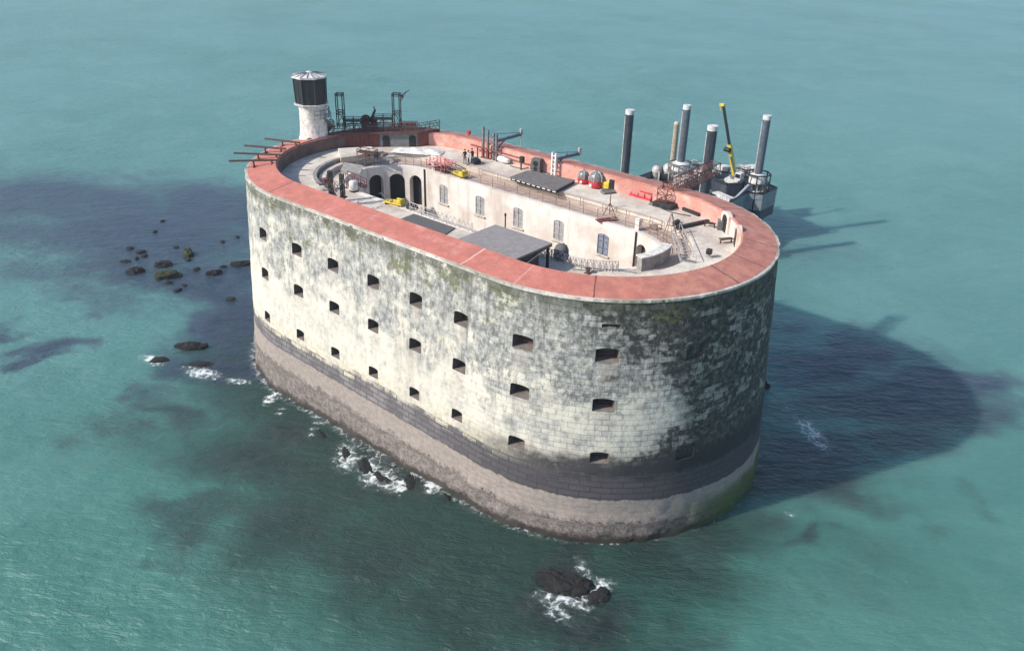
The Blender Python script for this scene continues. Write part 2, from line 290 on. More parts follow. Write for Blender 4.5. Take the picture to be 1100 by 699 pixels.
# ------------------------------------------------------------------ mesh helpers
class MB:
    def __init__(s): s.v = []; s.f = []; s.cut = []
    def add(s, vs, fs):
        k = len(s.v); s.cut.append((k, len(s.f))); s.v += [tuple(v) for v in vs]; s.f += [[i+k for i in f] for f in fs]; return s
    def frame(s, p, q, roll=0.):
        d = (Vector(q)-Vector(p)); l = d.length; d.normalize()
        a = Vector((0, 0, 1)) if abs(d.z) < .95 else Vector((1, 0, 0))
        x = d.cross(a).normalized(); y = x.cross(d)
        return d, x, y
    def beam(s, p, q, w, h=None):
        h = w if h is None else h
        d, x, y = s.frame(p, q); p = Vector(p); q = Vector(q)
        vs = [c+x*w/2*i+y*h/2*j for c in (p, q) for i, j in ((-1, -1), (1, -1), (1, 1), (-1, 1))]
        return s.add(vs, [(3, 2, 1, 0), (4, 5, 6, 7), (0, 1, 5, 4), (1, 2, 6, 5), (2, 3, 7, 6), (3, 0, 4, 7)])
    def tube(s, p, q, r, r2=None, n=10):
        r2 = r if r2 is None else r2
        d, x, y = s.frame(p, q); p = Vector(p); q = Vector(q)
        vs = [c+x*rr*cos(2*pi*i/n)+y*rr*sin(2*pi*i/n) for c, rr in ((p, r), (q, r2)) for i in range(n)]
        fs = [(i, (i+1) % n, n+(i+1) % n, n+i) for i in range(n)]+[tuple(range(n))[::-1], tuple(range(n, 2*n))]
        return s.add(vs, fs)
    def path(s, pts, r, n=6):
        for a, b in zip(pts[:-1], pts[1:]): s.tube(a, b, r, n=n)
        return s
    def box(s, c, sz, rz=0., b=.03):
        x, y, z = (q/2 for q in sz); b = min(b, x*.4, y*.4, z*.4); bm = bmesh.new()
        bmesh.ops.create_cube(bm, size=1)
        for v in bm.verts: v.co = Vector((v.co.x*2*x, v.co.y*2*y, v.co.z*2*z))
        if b > .004: bmesh.ops.bevel(bm, geom=bm.edges[:], offset=b, segments=1, affect='EDGES')
        m = Matrix.Translation(c) @ Matrix.Rotation(rz, 4, 'Z')
        bm.verts.index_update()
        s.add([m @ v.co for v in bm.verts], [[v.index for v in f.verts] for f in bm.faces]); bm.free(); return s
    def prism(s, poly, z0, z1):
        n = len(poly)
        zf0 = z0 if callable(z0) else (lambda p: z0); zf1 = z1 if callable(z1) else (lambda p: z1)
        return s.add([(p[0], p[1], zf0(p)) for p in poly]+[(p[0], p[1], zf1(p)) for p in poly],
                     [tuple(range(n))[::-1], tuple(range(n, 2*n))]+[(i, (i+1) % n, n+(i+1) % n, n+i) for i in range(n)])
    def lathe(s, prof, c=(0, 0, 0), n=24, ph=0.):
        vs = [(c[0]+r*cos(2*pi*i/n+ph), c[1]+r*sin(2*pi*i/n+ph), c[2]+z) for r, z in prof for i in range(n)]
        fs = [(k*n+i, k*n+(i+1) % n, (k+1)*n+(i+1) % n, (k+1)*n+i) for k in range(len(prof)-1) for i in range(n)]
        fs += [tuple(range(n))[::-1], tuple(range((len(prof)-1)*n, len(prof)*n))]
        return s.add(vs, fs)
    def plate(s, prof, o, t, n, d0, d1):
        "outline prof in (t, z), pushed from depth d0 to d1 along -n"
        k = len(prof)
        vs = [Vector(o)+Vector(t)*a+Vector((0, 0, b))-Vector(n)*d for d in (d0, d1) for a, b in prof]
        return s.add(vs, [tuple(range(k)), tuple(range(k, 2*k))[::-1]]+[((i+1) % k, i, k+i, k+(i+1) % k) for i in range(k)])
    def mesh(s, name, smooth=False):
        me = bpy.data.meshes.new(name); me.from_pydata(s.v, [], s.f)
        bm = bmesh.new(); bm.from_mesh(me); bmesh.ops.recalc_face_normals(bm, faces=bm.faces); bm.to_mesh(me); bm.free()
        if smooth:
            for p in me.polygons: p.use_smooth = True
            try: me.set_sharp_from_angle(angle=R_(40))
            except Exception: pass
        return me
    def build(s, name, mat, parent=None, smooth=False, label=None):
        o = bpy.data.objects.new(name, s.mesh(name, smooth)); C.objects.link(o)
        for m in (mat if isinstance(mat, (list, tuple)) else [mat]): o.data.materials.append(M[m] if isinstance(m, str) else m)
        if parent: o.parent = parent
        if label: o['label'] = label
        return o

def builds(mb, name, mat, parent=None, per=1, smooth=False):
    "one object for every piece (or every per pieces) in the builder"
    cuts = mb.cut[::per]+[(len(mb.v), len(mb.f))]
    for (v0, f0), (v1, f1) in zip(cuts[:-1], cuts[1:]):
        q = MB(); q.v = mb.v[v0:v1]; q.f = [[i-v0 for i in f] for f in mb.f[f0:f1]]; q.build(name, mat, parent, smooth)
def tag(o, label=None, cat=None, group=None, kind=None):
    for k, v in (('label', label), ('category', cat), ('group', group), ('kind', kind)):
        if v: o[k] = v
    return o
def thing(name, loc, label, cat, rz=0., group=None):
    o = bpy.data.objects.new(name, None); C.objects.link(o); o.location = loc; o.rotation_euler = (0, 0, rz); o.empty_display_size = .3
    return tag(o, label, cat, group)
def kids(o): return [q for q in bpy.data.objects if q.parent == o]
def copy_tree(o, parent=None):
    ks = kids(o); c = o.copy(); C.objects.link(c); c.parent = parent
    for k in ks: copy_tree(k, c)
    return c
def dup(o, loc, rz=0., label=None):
    c = copy_tree(o); c.location = loc; c.rotation_euler = (0, 0, rz)
    if label: c['label'] = label
    return c

# ------------------------------------------------------------------ the plan of the fort: an oblong with two round ends
HL, R0, H = 14.3866, 15.5, 22.223
RB = 16.8956
def Rw(z): return RB+(R0-RB)*z/H
L1 = 2*HL; A1 = pi*R0; PER = 2*(L1+A1)
def plan(s, r):
    "(x, y), outward normal at s metres round the fort; s=0 is where the near long side begins at its far left"
    s %= PER
    if s < L1: return Vector((-HL+s, -r)), Vector((0, -1))
    if s < L1+A1:
        a = -pi/2+(s-L1)/R0; return Vector((HL+r*cos(a), r*sin(a))), Vector((cos(a), sin(a)))
    if s < 2*L1+A1: return Vector((HL-(s-L1-A1), r)), Vector((0, 1))
    a = pi/2+(s-2*L1-A1)/R0; return Vector((-HL+r*cos(a), r*sin(a))), Vector((cos(a), sin(a)))
def perim(x, y):
    if abs(x) <= HL: return x+HL if y < 0 else L1+A1+HL-x
    a = atan2(y, x-HL) if x > 0 else atan2(y, x+HL)
    if x > 0: return L1+(a+pi/2)*R0
    if a < 0: a += 2*pi
    return 2*L1+A1+(a-pi/2)*R0
def rad(x, y): return hypot(max(abs(x)-HL, 0), y)
def sgrid(n_st, n_arc):
    out = []
    for k in range(4):
        n = n_st if k % 2 == 0 else n_arc; a = (0, L1, L1+A1, 2*L1+A1)[k]; ln = L1 if k % 2 == 0 else A1
        out += [a+ln*i/n for i in range(n)]
    return out
def ring(prof, ss, close=True, jitter=None):
    "sweep a closed cross-section of (r, z) round the plan"
    b = MB(); n = len(prof); m = len(ss)
    for s in ss:
        for r, z in prof:
            p, _ = plan(s, r); b.v.append((p.x, p.y, z))
    for i in range(m if close else m-1):
        for k in range(n): b.f.append([i*n+k, ((i+1) % m)*n+k, ((i+1) % m)*n+(k+1) % n, i*n+(k+1) % n])
    if not close: b.f += [list(range(n)), list(range((m-1)*n, m*n))[::-1]]
    return b
def uv_plan(o, mode):
    me = o.data; ul = me.uv_layers.new(name='UVMap').data
    for p in me.polygons:
        ss = []
        for li in p.loop_indices:
            v = me.vertices[me.loops[li].vertex_index].co; s = perim(v.x, v.y)
            ss.append((s, v.z if mode == 'z' else rad(v.x, v.y)))
        m0 = ss[0][0]
        for li, (s, q) in zip(p.loop_indices, ss):
            if s-m0 > PER/2: s -= PER
            if m0-s > PER/2: s += PER
            ul[li].uv = (s if s < PER-14 else s-PER, q)
def boolean(o, cutter):
    md = o.modifiers.new('cut', 'BOOLEAN'); md.object = cutter; md.operation = 'DIFFERENCE'; md.solver = 'EXACT'
    dg = bpy.context.evaluated_depsgraph_get(); me = bpy.data.meshes.new_from_object(o.evaluated_get(dg), depsgraph=dg)
    o.modifiers.clear(); old = o.data; o.data = me; bpy.data.meshes.remove(old)
    m = cutter.data; bpy.data.objects.remove(cutter); bpy.data.meshes.remove(m)

def arch(w, h, rise, n=10):
    "outline of an opening, base at z = 0, segmental head"
    pts = [(-w/2, 0), (w/2, 0)]
    return pts+[(w/2*cos(pi*i/n), h-rise+rise*sin(pi*i/n)) for i in range(n+1)]

# ------------------------------------------------------------------ sea
def make_water():
    def axis(lo, hi, st):
        a = list(np.arange(lo, hi+.01, st)); d = st; q = []
        x = hi
        while x < 2400: d *= 1.22; x += d; q.append(x)
        d = st; x = lo; p = []
        while x > -2400: d *= 1.22; x -= d; p.append(x)
        return np.array(p[::-1]+a+q)
    xs, ys = axis(-95, 72, .7), axis(-42, 95, .7)
    X, Y = np.meshgrid(xs, ys, indexing='ij'); n, m = X.shape
    me = bpy.data.meshes.new('water')
    idx = np.arange(n*m).reshape(n, m)
    f = np.stack([idx[:-1, :-1], idx[1:, :-1], idx[1:, 1:], idx[:-1, 1:]], -1).reshape(-1, 4)
    V = np.stack([X.ravel(), Y.ravel(), np.zeros(n*m)], 1)
    me.vertices.add(n*m); me.vertices.foreach_set('co', V.ravel())
    me.loops.add(f.size); me.loops.foreach_set('vertex_index', f.ravel()); me.polygons.add(len(f)); me.polygons.foreach_set('loop_start', np.arange(0, f.size, 4)); me.polygons.foreach_set('loop_total', np.full(len(f), 4))
    me.update(calc_edges=True)
    X0, Y0 = X.ravel(), Y.ravel(); wx, wy = np.zeros(n*m), np.zeros(n*m)
    for i in np.nonzero((np.abs(X0) < 140) & (np.abs(Y0) < 140))[0]:
        q = Vector((X0[i]*.09, Y0[i]*.09, 0)); wx[i] = noise.fractal(q, .9, 2, 4); wy[i] = noise.fractal(q+Vector((31, 17, 5)), .9, 2, 4)
    def blobs(lst, soft, wamp):
        out = np.zeros(n*m); Xf, Yf = X0+wx*wamp, Y0+wy*wamp
        for px, py, a, b, rot, k in lst:
            c = at(px, py, 0); dx, dy = Xf-c.x, Yf-c.y; cs, sn = cos(R_(rot)), sin(R_(rot))
            u = (dx*cs+dy*sn)/a; v = (-dx*sn+dy*cs)/b
            out = np.maximum(out, k*np.clip((1+soft-np.hypot(u, v))/(2*soft), 0, 1))
        return out
    # (where in the survey photograph, half length m, half width m, heading, strength)
    reef_and_shade = blobs([(70, 215, 26, 14, 20, .85), (165, 250, 26, 13, 10, .95), (225, 225, 22, 12, 0, .9), (235, 300, 11, 8, 0, .95), (60, 290, 14, 7, 30, .6), (20, 245, 16, 8, 20, .7), (140, 285, 16, 8, 10, .85), (90, 260, 18, 8, 15, .75),
                  (120, 320, 12, 5, 20, .55), (48, 378, 4.2, 1.9, 40, .95), (32, 392, 3, 1.6, 40, .9), (18, 352, 2, 1.3, 0, .8), (70, 325, 3, 1.6, 20, .7),
                  (240, 350, 8, 4, 0, .85), (262, 330, 6, 4, 20, .8), (225, 385, 8, 4.5, 10, .85), (265, 395, 6, 4, 20, 1), (170, 420, 6, 3, 20, .6), (145, 432, 2.5, 1.4, 20, .8), (190, 450, 3, 1.6, 0, .75), (110, 460, 7, 2, 30, .5),
                  (230, 495, 7, 3, 20, .65), (205, 550, 6, 3, 45, .8), (290, 500, 7, 4, 30, .8), (330, 470, 5, 3, 20, .9), (170, 590, 3, 1.2, 45, .5), (270, 555, 6, 2, 30, .6),
                  (400, 500, 5, 2, 135, 1), (455, 520, 3, 1.4, 135, 1), (610, 628, 4.2, 2.4, 120, 1), (650, 668, 3.2, 1.6, 60, .95), (590, 600, 4, 2, 120, .6), (420, 590, 6, 3, 30, .5),
                  (888, 590, 2.4, 1.2, 60, .8), (840, 560, 4, 2, 40, .55), (780, 600, 4, 2.2, 30, .6), (960, 540, 3, 1.5, 50, .5), (1000, 560, 3, 1.4, 40, .4), (1040, 535, 2.5, 1.2, 0, .45), (870, 630, 3, 1, 0, .4), (730, 610, 4, 2, 0, .5), (740, 690, 3, 1, 0, .4),
                  (905, 385, 10, 5, 60, .95), (870, 430, 9, 4, 60, .7), (930, 430, 8, 4, 60, .8), (1005, 425, 10, 5, 60, 1), (1040, 440, 8, 4, 30, .8), (860, 500, 8, 5, 60, 1), (960, 475, 8, 4, 60, .8), (900, 525, 8, 3, 40, .6), (985, 385, 8, 3.5, 40, .6), (870, 270, 12, 5, 30, .4), (830, 350, 6, 3, 60, .5)], .6, 4.5)  # this row: reef, strengthened to paint mottling into the fort's shadow
    shoal = blobs([(430, 560, 13, 8, 130, 1), (520, 610, 12, 8, 130, 1), (340, 520, 13, 7, 135, .9), (620, 640, 10, 7, 130, .9), (700, 610, 8, 5, 20, .8), (260, 480, 12, 7, 20, .7), (790, 580, 8, 5, 45, .7), (330, 440, 9, 6, 20, .9), (560, 650, 12, 4, 10, .6), (880, 590, 9, 5, 30, .4)], .9, 4)
    foam = blobs([(216, 399, 1.8, 1.2, 20, .72), (203, 392, 1.2, .5, 60, .5), (228, 404, 1, .5, 90, .5), (164, 386, 1.9, .9, 20, .75), (252, 409, 1.6, .6, 20, .6), (288, 428, 1.6, .6, 120, .9), (298, 442, 1.2, .4, 130, .6), (372, 490, 2.4, 1.1, 130, .68), (395, 503, 2.4, 1.0, 130, .66), (412, 512, 2, .9, 130, .62),
                  (427, 521, 1.2, .5, 140, 1.1), (465, 522, 1.3, .55, 120, 1.2), (445, 505, 1.4, .5, 130, .55), (340, 462, 1.8, .4, 135, .6), (638, 630, 2.0, .9, 60, .75), (626, 610, 1.7, .5, 150, .7), (612, 642, 2, .6, 20, .75), (585, 634, 1.2, .5, 90, .6), (640, 640, 1.1, .5, 30, .6), (600, 652, 1.6, .4, 10, .55), (590, 657, 1.1, .3, 20, .5),
                  (870, 465, 3.4, 1.1, 140, .58), (862, 460, 2.4, .7, 140, .52), (855, 553, .8, .3, 20, .6), (812, 500, 1.5, .8, 60, .35), (845, 440, 3, 1, 140, .3), (605, 665, 1.4, .35, 10, .45), (730, 560, .6, .2, 20, .5)], .55, .8)
    rr = np.hypot(np.maximum(np.abs(X0)-HL, 0), Y0)
    near = np.clip((6-Y0)/14, 0, 1)*np.clip((30-X0)/22, 0, 1)
    shoal = np.maximum(shoal, np.clip(1.15-(rr-RB)/11, 0, 1)*near)
    foam = np.maximum(foam, np.clip(1-np.abs(rr-RB-.1)/(.6+.8*near), 0, 1)*(.45+.13*near))
    for nm, arr in (('reef_and_shade', reef_and_shade), ('shoal', shoal), ('foam', foam)):
        me.attributes.new(nm, 'FLOAT', 'POINT').data.foreach_set('value', arr.astype(np.float32))
    o = bpy.data.objects.new('water', me); C.objects.link(o); me.materials.append(M['water'])
    for p in me.polygons: p.use_smooth = True
    tag(o, kind='structure')
make_water()
bed = MB().add([(-2900, -2900, -6), (2900, -2900, -6), (2900, 2900, -6), (-2900, 2900, -6)], [(0, 1, 2, 3)]).build('seabed', 'rock'); tag(bed, kind='structure')

# ------------------------------------------------------------------ the fort
fort = thing('fort', (0, 0, 0), 'long oval stone sea fort with red roofed rim, standing in green water', 'fort')
cols = [(-11.0, 0), (-5.4, 0), (.25, 0), (5.85, 0), (11.25, 0)]
SS = [HL+x for x, _ in cols]                                        # straight columns, then round the ends
SS += [L1+R0*R_(a) for a in (12, 37)]
SLEFT = [-R0*R_(9.2), -R0*R_(34)]
slots = []                                                          # s, z of sill, width, height, arched
for s in SS+SLEFT:
    for zc, w, h in ((17.7, 1.72, 1.45), (13.33, 1.62, 1.4), (8.45, 1.4, 1.25)):
        if s > L1: w += .3
        w *= .93; h *= .86; slots.append((s, zc-h/2, w, h))
slots.append((L1+R0*R_(37.5), 20.0, 1.6, .42))                      # thin slit under the coping
blind = [(L1+R0*R_(63.5), 16.9, 1.9, 1.5), (L1+R0*R_(63), 7.6, 2.0, 1.5)]  # walled up

zs = [-3, -1.5, -.6]+[.4*i for i in range(0, 9)]+[3.6+.62*i for i in range(0, 30)]
zs = [z for z in zs if z < H-.3]+[H]
ss = sgrid(58, 96)
b = MB(); nz = len(zs)
for i, s in enumerate(ss):
    for k, z in enumerate(zs):
        r = Rw(z); nrm = plan(s, r)[1]; p0 = plan(s, r)[0]
        a = .05 if z > 3.2 else .13+.05*(3.2-max(z, 0))
        if z == H: a = 0
        d = noise.fractal((p0.x*.55, p0.y*.55, z*.55), .7, 2.1, 4)*a
        if z < 3.2: d += .12*(3.2-max(z, 0))/3.2+noise.noise((p0.x*1.7, p0.y*1.7, z*2))*.08
        b.v.append((p0.x+nrm.x*d, p0.y+nrm.y*d, z))
    for z in (H, -3):
        p = plan(s, 13.0)[0]; b.v.append((p.x, p.y, z))
row = nz+2; m = len(ss)
for i in range(m):
    j = (i+1) % m
    for k in range(row): b.f.append([i*row+k, j*row+k, j*row+(k+1) % row, i*row+(k+1) % row])
wall = b.build('outer_wall', 'wall', fort, smooth=True)
cb = MB()
for s, z0, w, h in slots+blind:
    dp = .25 if (s, z0, w, h) in blind else (.45 if h < .5 else 1.25)
    r = Rw(z0+h/2); p, n = plan(s, r); t = Vector((-n.y, n.x))
    rise = .17*h if h > .5 else .08
    o0 = arch(w*1.08, h+.06, rise); o1 = arch(w*.8, h-.12, rise*.8)
    vs = [(p.x+t.x*a+n.x*.6, p.y+t.y*a+n.y*.6, z0+q-.08) for a, q in o0]+[(p.x+t.x*a-n.x*dp, p.y+t.y*a-n.y*dp, z0+.0+q) for a, q in o1]
    k = len(o0); cb.add(vs, [tuple(range(k)), tuple(range(k, 2*k))[::-1]]+[((i+1) % k, i, k+i, k+(i+1) % k) for i in range(k)])
boolean(wall, cb.build('cutter', 'shaded_recess_stone'))
wall.data.materials.clear(); wall.data.materials.append(M['wall']); wall.data.materials.append(M['shaded_recess_stone']); wall.data.materials.append(M['lit_sill_stone'])
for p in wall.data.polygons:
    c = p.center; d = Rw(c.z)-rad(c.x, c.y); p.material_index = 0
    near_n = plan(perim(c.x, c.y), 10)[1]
    if .12 < d < 1.6 and c.z < H-.4 and c.z > 4: p.material_index = 2 if p.normal.z > .6 else 1; p.use_smooth = False  # recess faces coloured darker for shade, upward sill faces lighter as if lit
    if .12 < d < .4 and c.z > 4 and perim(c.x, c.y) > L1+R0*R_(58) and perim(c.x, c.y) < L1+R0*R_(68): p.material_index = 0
uv_plan(wall, 'z')
for i, (s, z0, w, h) in enumerate(slots):                           # the shutters and grilles at the back of each opening
    if h < .5: continue
    r = Rw(z0+h/2); p, n = plan(s, r); t = Vector((-n.y, n.x, 0)); n3 = Vector((n.x, n.y, 0))
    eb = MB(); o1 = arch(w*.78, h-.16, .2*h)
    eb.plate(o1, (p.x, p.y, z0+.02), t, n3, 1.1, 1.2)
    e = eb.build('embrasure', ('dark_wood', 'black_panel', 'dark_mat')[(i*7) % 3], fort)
    g = MB(); w2 = w*.33
    for a in (-w2, w2): g.beam(Vector((p.x, p.y, z0+.22))+t*a-n3*1.04, Vector((p.x, p.y, z0+h*.72))+t*a-n3*1.04, .08)
    for q in (.24, h*.72): g.beam(Vector((p.x, p.y, z0+q))-t*w2-n3*1.05, Vector((p.x, p.y, z0+q))+t*w2-n3*1.05, .09)
    g.build('frame', 'dark_wood' if i % 3 else 'rust_metal', e)

ss2 = sgrid(40, 72)
cn = ring([(15.58, H-.14), (15.56, H+.05), (15.26, H+.09), (15.26, H-.14)], sgrid(110, 180)); cv = []
for i, v in enumerate(cn.v):
    if i % 4 < 2:
        q = noise.noise((v[0]*.9, v[1]*.9, 3))*.1+noise.noise((v[0]*2.6, v[1]*2.6, v[2]))*.08; r = rad(v[0], v[1]); s = perim(v[0], v[1]); p_, n_ = plan(s, r+q-.02); v = (p_.x, p_.y, v[2]+q*.5)
    cv.append(v)
cn.v = cv; cn.build('cornice', 'cornice_stone', fort)
cop = MB(); SC = sgrid(40, 72)
prof = [(15.28, H-.1), (15.3, H+.1)]+[(15.3-.6*i, H+.1+.1*i) for i in range(1, 5)]+[(12.32, H+.62), (12.3, H+.5), (12.3, H-.1)]
cop = ring(prof, SC).build('red_coping', 'coping', fort, smooth=True); uv_plan(cop, 'r')
ZT, ZG, RI, RS, RC = 21.2, 20.4, 12.3, 8.2, 5.2
ring([(12.42, H+.48), (12.42, ZG-.5), (12.16, ZG-.5), (12.16, H+.48)], ss2).build('parapet_face', 'parapet', fort, smooth=True)
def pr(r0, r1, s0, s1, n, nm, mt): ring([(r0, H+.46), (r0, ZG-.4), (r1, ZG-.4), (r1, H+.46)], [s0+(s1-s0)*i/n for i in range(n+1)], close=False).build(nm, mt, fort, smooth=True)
pr(12.3, 12.1, 2*L1+A1*1.2, PER-1, 40, 'shaded_dirty_parapet', 'shaded_dirt'); pr(12.3, 12.12, L1+A1*.3, L1+A1*.8, 40, 'pale_parapet', 'pale_render')
def zt(s):
    "deck level: the far half stands a step higher than the near half"
    s %= PER; f = lambda a: (lambda q: q*q*(3-2*q))(min(1, max(0, a)))
    return ZG+.8*min(f((s-L1-A1*.2)/7), f((PER+3-s)/7) if s > PER/2 else 1)
tb = MB(); ts = sgrid(60, 90)
for s in ts:
    for r, z in ((12.5, zt(s)), (12.5, ZG-.7), (RS, ZG-.7), (RS, zt(s))):
        p, _ = plan(s, r); tb.v.append((p.x, p.y, z))
for i in range(len(ts)):
    j = (i+1) % len(ts); tb.f += [[i*4+k, j*4+k, j*4+(k+1) % 4, i*4+(k+1) % 4] for k in range(4)]
tb.build('terrace', 'terrace', fort)
def part_ring(prof, s0, s1, n): return ring(prof, [s0+(s1-s0)*i/n for i in range(n+1)], close=False)
sa, sb = L1+A1*.45, 2*L1+A1*1.62
part_ring([(RS+.06, ZG), (RS+.06, ZG-.5), (RC+.05, ZG-.5), (RC+.05, ZG)], sa, sb, 90).build('upper_gallery', 'gallery', fort)
part_ring([(RS+.06, ZG), (RS+.06, ZG-.5), (RC+.05, ZG-.5), (RC+.05, ZG)], sb+.001, sa+PER-.001, 90).build('near_gallery', 'gallery_near', fort)
# courtyard front with its windows and arches cut in
cw = ring([(RC, ZG+.06), (RC, 7), (RC+1.3, 7), (RC+1.3, ZG-.55), (RC+.55, ZG-.55), (RC+.55, ZG+.06)], sgrid(60, 60)).build('courtyard_wall', 'facade', fort, smooth=True)
wins = [(x, 17.05, 1.36, 2.2, .25, .12) for x in (-11.42, -5.77, -.22, 5.31, 10.92)]
arcs = [(R_(a), 15.7, w, 3.8, .8) for a, w in ((105.8, 1.62), (131.5, 1.85), (159, 1.75))]
cb = MB(); doors = []
for x, z0, w, h, rise, dp in wins:
    cb.plate(arch(w, h, rise), (x, RC, z0), (1, 0, 0), (0, -1, 0), -.4, dp)
for a, z0, w, h, rise in arcs:
    n = Vector((-cos(a), -sin(a), 0)); o = Vector((-HL+RC*cos(a), RC*sin(a), z0)); t = Vector((-sin(a), cos(a), 0))
    cb.plate(arch(w, h, rise), o, t, n, -.5, 1.0); doors.append((o, t, n, w, h, rise, 'black_panel'))
a = R_(78); n = Vector((-cos(a), -sin(a), 0)); o = Vector((HL+RC*cos(a), RC*sin(a), 16.4)); t = Vector((-sin(a), cos(a), 0))
cb.plate(arch(1.25, 3.0, .55), o, t, n, -.4, .8); doors.append((o, t, n, 1.25, 3.0, .55, 'dark_wood'))
boolean(cw, cb.build('cutter', 'facade'))
cw.data.materials.clear(); cw.data.materials.append(M['facade'])
for i, (x, z0, w, h, rise, dp) in enumerate(wins):
    f = MB(); f.plate(arch(w-.01, h-.01, rise), (x, RC, z0+.005), (1, 0, 0), (0, -1, 0), .06, .11)
    win = f.build('window', 'shutter_blue' if i == 4 else 'shutter_grey', fort, label='blue-grey shuttered window' if i == 4 else None)
    g = MB(); o = Vector((x, RC+.03, z0))
    for q in (-w/2+.05, 0, w/2-.05): g.beam(o+Vector((q, 0, 0)), o+Vector((q, 0, h-(.22 if q else .05))), .09, .07)
    for q in (.06, .72, 1.4, h-.3): g.beam(o+Vector((-w/2, 0.01, q)), o+Vector((w/2, .01, q)), .06, .08)
    g.build('frame', 'grey_metal' if i == 4 else 'pale_metal', win)
    MB().box((x, RC-.06, z0-.07), (w+.3, .3, .12), b=.02).build('sill', 'pale_stone', win)
for o, t, n, w, h, rise, mt in doors:
    MB().plate(arch(w-.02, h-.02, rise), o+Vector((0, 0, .01)), t, n, .72, .8).build('doorway', mt, fort)
for s, lab in ((2*L1+A1+.15, None), (L1+A1-1.0, None)):
    p, n = plan(s, RC-.1); MB().tube((p.x, p.y, 8), (p.x, p.y, ZG+.1), .085).build('drainpipe', 'black_metal', fort)
fl = [plan(s, RC+.3)[0] for s in ss2]
MB().prism([(p.x, p.y) for p in fl], 6.6, 7.1).build('courtyard_floor', 'terrace', fort)
core = [plan(s, 13.1)[0] for s in ss2]
ring([(13.2, ZT-.65), (13.2, 6.9), (RC+1.2, 6.9), (RC+1.2, ZT-.65 if False else ZG-.52), (RS+.3, ZG-.52), (RS+.3, ZT-.65)], ss2).build('vault_core', 'facade', fort)
# curved end wall of the courtyard stair and the stone posts at the facade's two ends
part_ring([(6.3, ZG-.05), (6.3, ZG+1.2), (5.55, ZG+1.2), (5.55, ZG-.05)], L1+A1*.37, L1+A1*.6, 24).build('stair_wall', 'concrete_lip', fort, smooth=True)
part_ring([(6.36, ZG+1.21), (6.36, ZG+1.31), (5.45, ZG+1.31), (5.45, ZG+1.21)], L1+A1*.365, L1+A1*.605, 24).build('stair_coping', 'white_plaster', fort)
for px, py, h in ((457, 181, 1.1), (674, 247, 1.2)):
    p = at(px, py, ZG+.5); MB().box((p.x, 6.0, ZG+h/2), (.5, .5, h), b=.04).build('gate_pier', 'white_plaster', fort)
# raised slab and kerb on the far left terrace
q = [at(*c, ZT+.55) for c in ((363, 159.5), (399, 157.5), (401, 165), (366, 169.5))]
MB().prism([(p.x, p.y) for p in q][::-1], ZT-.05, ZT+.55).build('raised_slab', 'terrace', fort)
part_ring([(RS+.35, ZT+.16), (RS+.35, ZT-.3), (RS-.06, ZT-.3), (RS-.06, ZT+.16)], 2*L1+A1*1.3, PER-4.2, 50).build('kerb', 'concrete_lip', fort)
part_ring([(RS-.3, ZT-.25), (RS-.3, ZG-.1), (RS-1.0, ZG-.1), (RS-1.0, ZT-.25)], 2*L1+A1*1.25, 2*L1+A1*1.8, 40).build('step', 'terrace', fort)
# hooded stair heads in the right-hand parapet
for px, py, rz0 in ((770.5, 249, 0), (786, 264, 0)):
    p = at(px, py, ZT); a = atan2(p.y, p.x-HL); n = Vector((-cos(a), -sin(a), 0)); t = Vector((-sin(a), cos(a), 0)); o = Vector((HL+11.85*cos(a), 11.85*sin(a), ZT-.02))
    hd = MB().plate(arch(1.6, 2.0, .5), o, t, n, 0, .42).build('stair_head', 'pale_render', fort)
    MB().plate(arch(1.0, 1.7, .45), o, t, n, -.012, .3).build('doorway', 'black_panel', hd)
# dark red casemate block behind the far left terrace
fr = [(-27.6, 1.6), (-26.5, 2.7), (-23.4, 6.2), (-20.0, 9.6)]
bk = [plan(s, 13.4)[0] for s in [perim(-19.2, 12.6)+i*1.45 for i in range(9)]]
poly = fr+[(p.x, p.y) for p in bk]
cas = MB().prism(poly[::-1], ZT-.1, ZT+1.65).build('casemate', 'maroon', fort)
MB().prism([(x*1.0+(.25 if i < 4 else 0), y-(.25 if i < 4 else 0)) for i, (x, y) in enumerate(poly)][::-1], ZT+1.66, ZT+1.84).build('roof', 'rust_metal', cas)
A, B = Vector((-23.4, 6.2, ZT)), Vector((-20.0, 9.6, ZT)); t = (B-A).normalized(); n = Vector((t.y, -t.x, 0))
MB().plate([(.1, 0), (4.7, 0), (4.7, 1.6), (.1, 1.6)], A, t, n, -.06, .1).build('grey_front', 'grey_metal', cas)
for k in (.9, 4.1): MB().plate(arch(.85, 1.42, .35), A+t*k, t, n, -.1, .05).build('doorway', 'black_panel', cas)
A, B = Vector((-26.5, 2.7, ZT)), Vector((-23.4, 6.2, ZT)); t = (B-A).normalized(); n = Vector((t.y, -t.x, 0))
rb = MB()
for k in range(1, 9): rb.plate([(.5*k-.06, 0), (.5*k+.06, 0), (.5*k+.06, 1.6), (.5*k-.06, 1.6)], A, t, n, -.05, .05)
rb.build('buttress', 'rust_metal', cas)

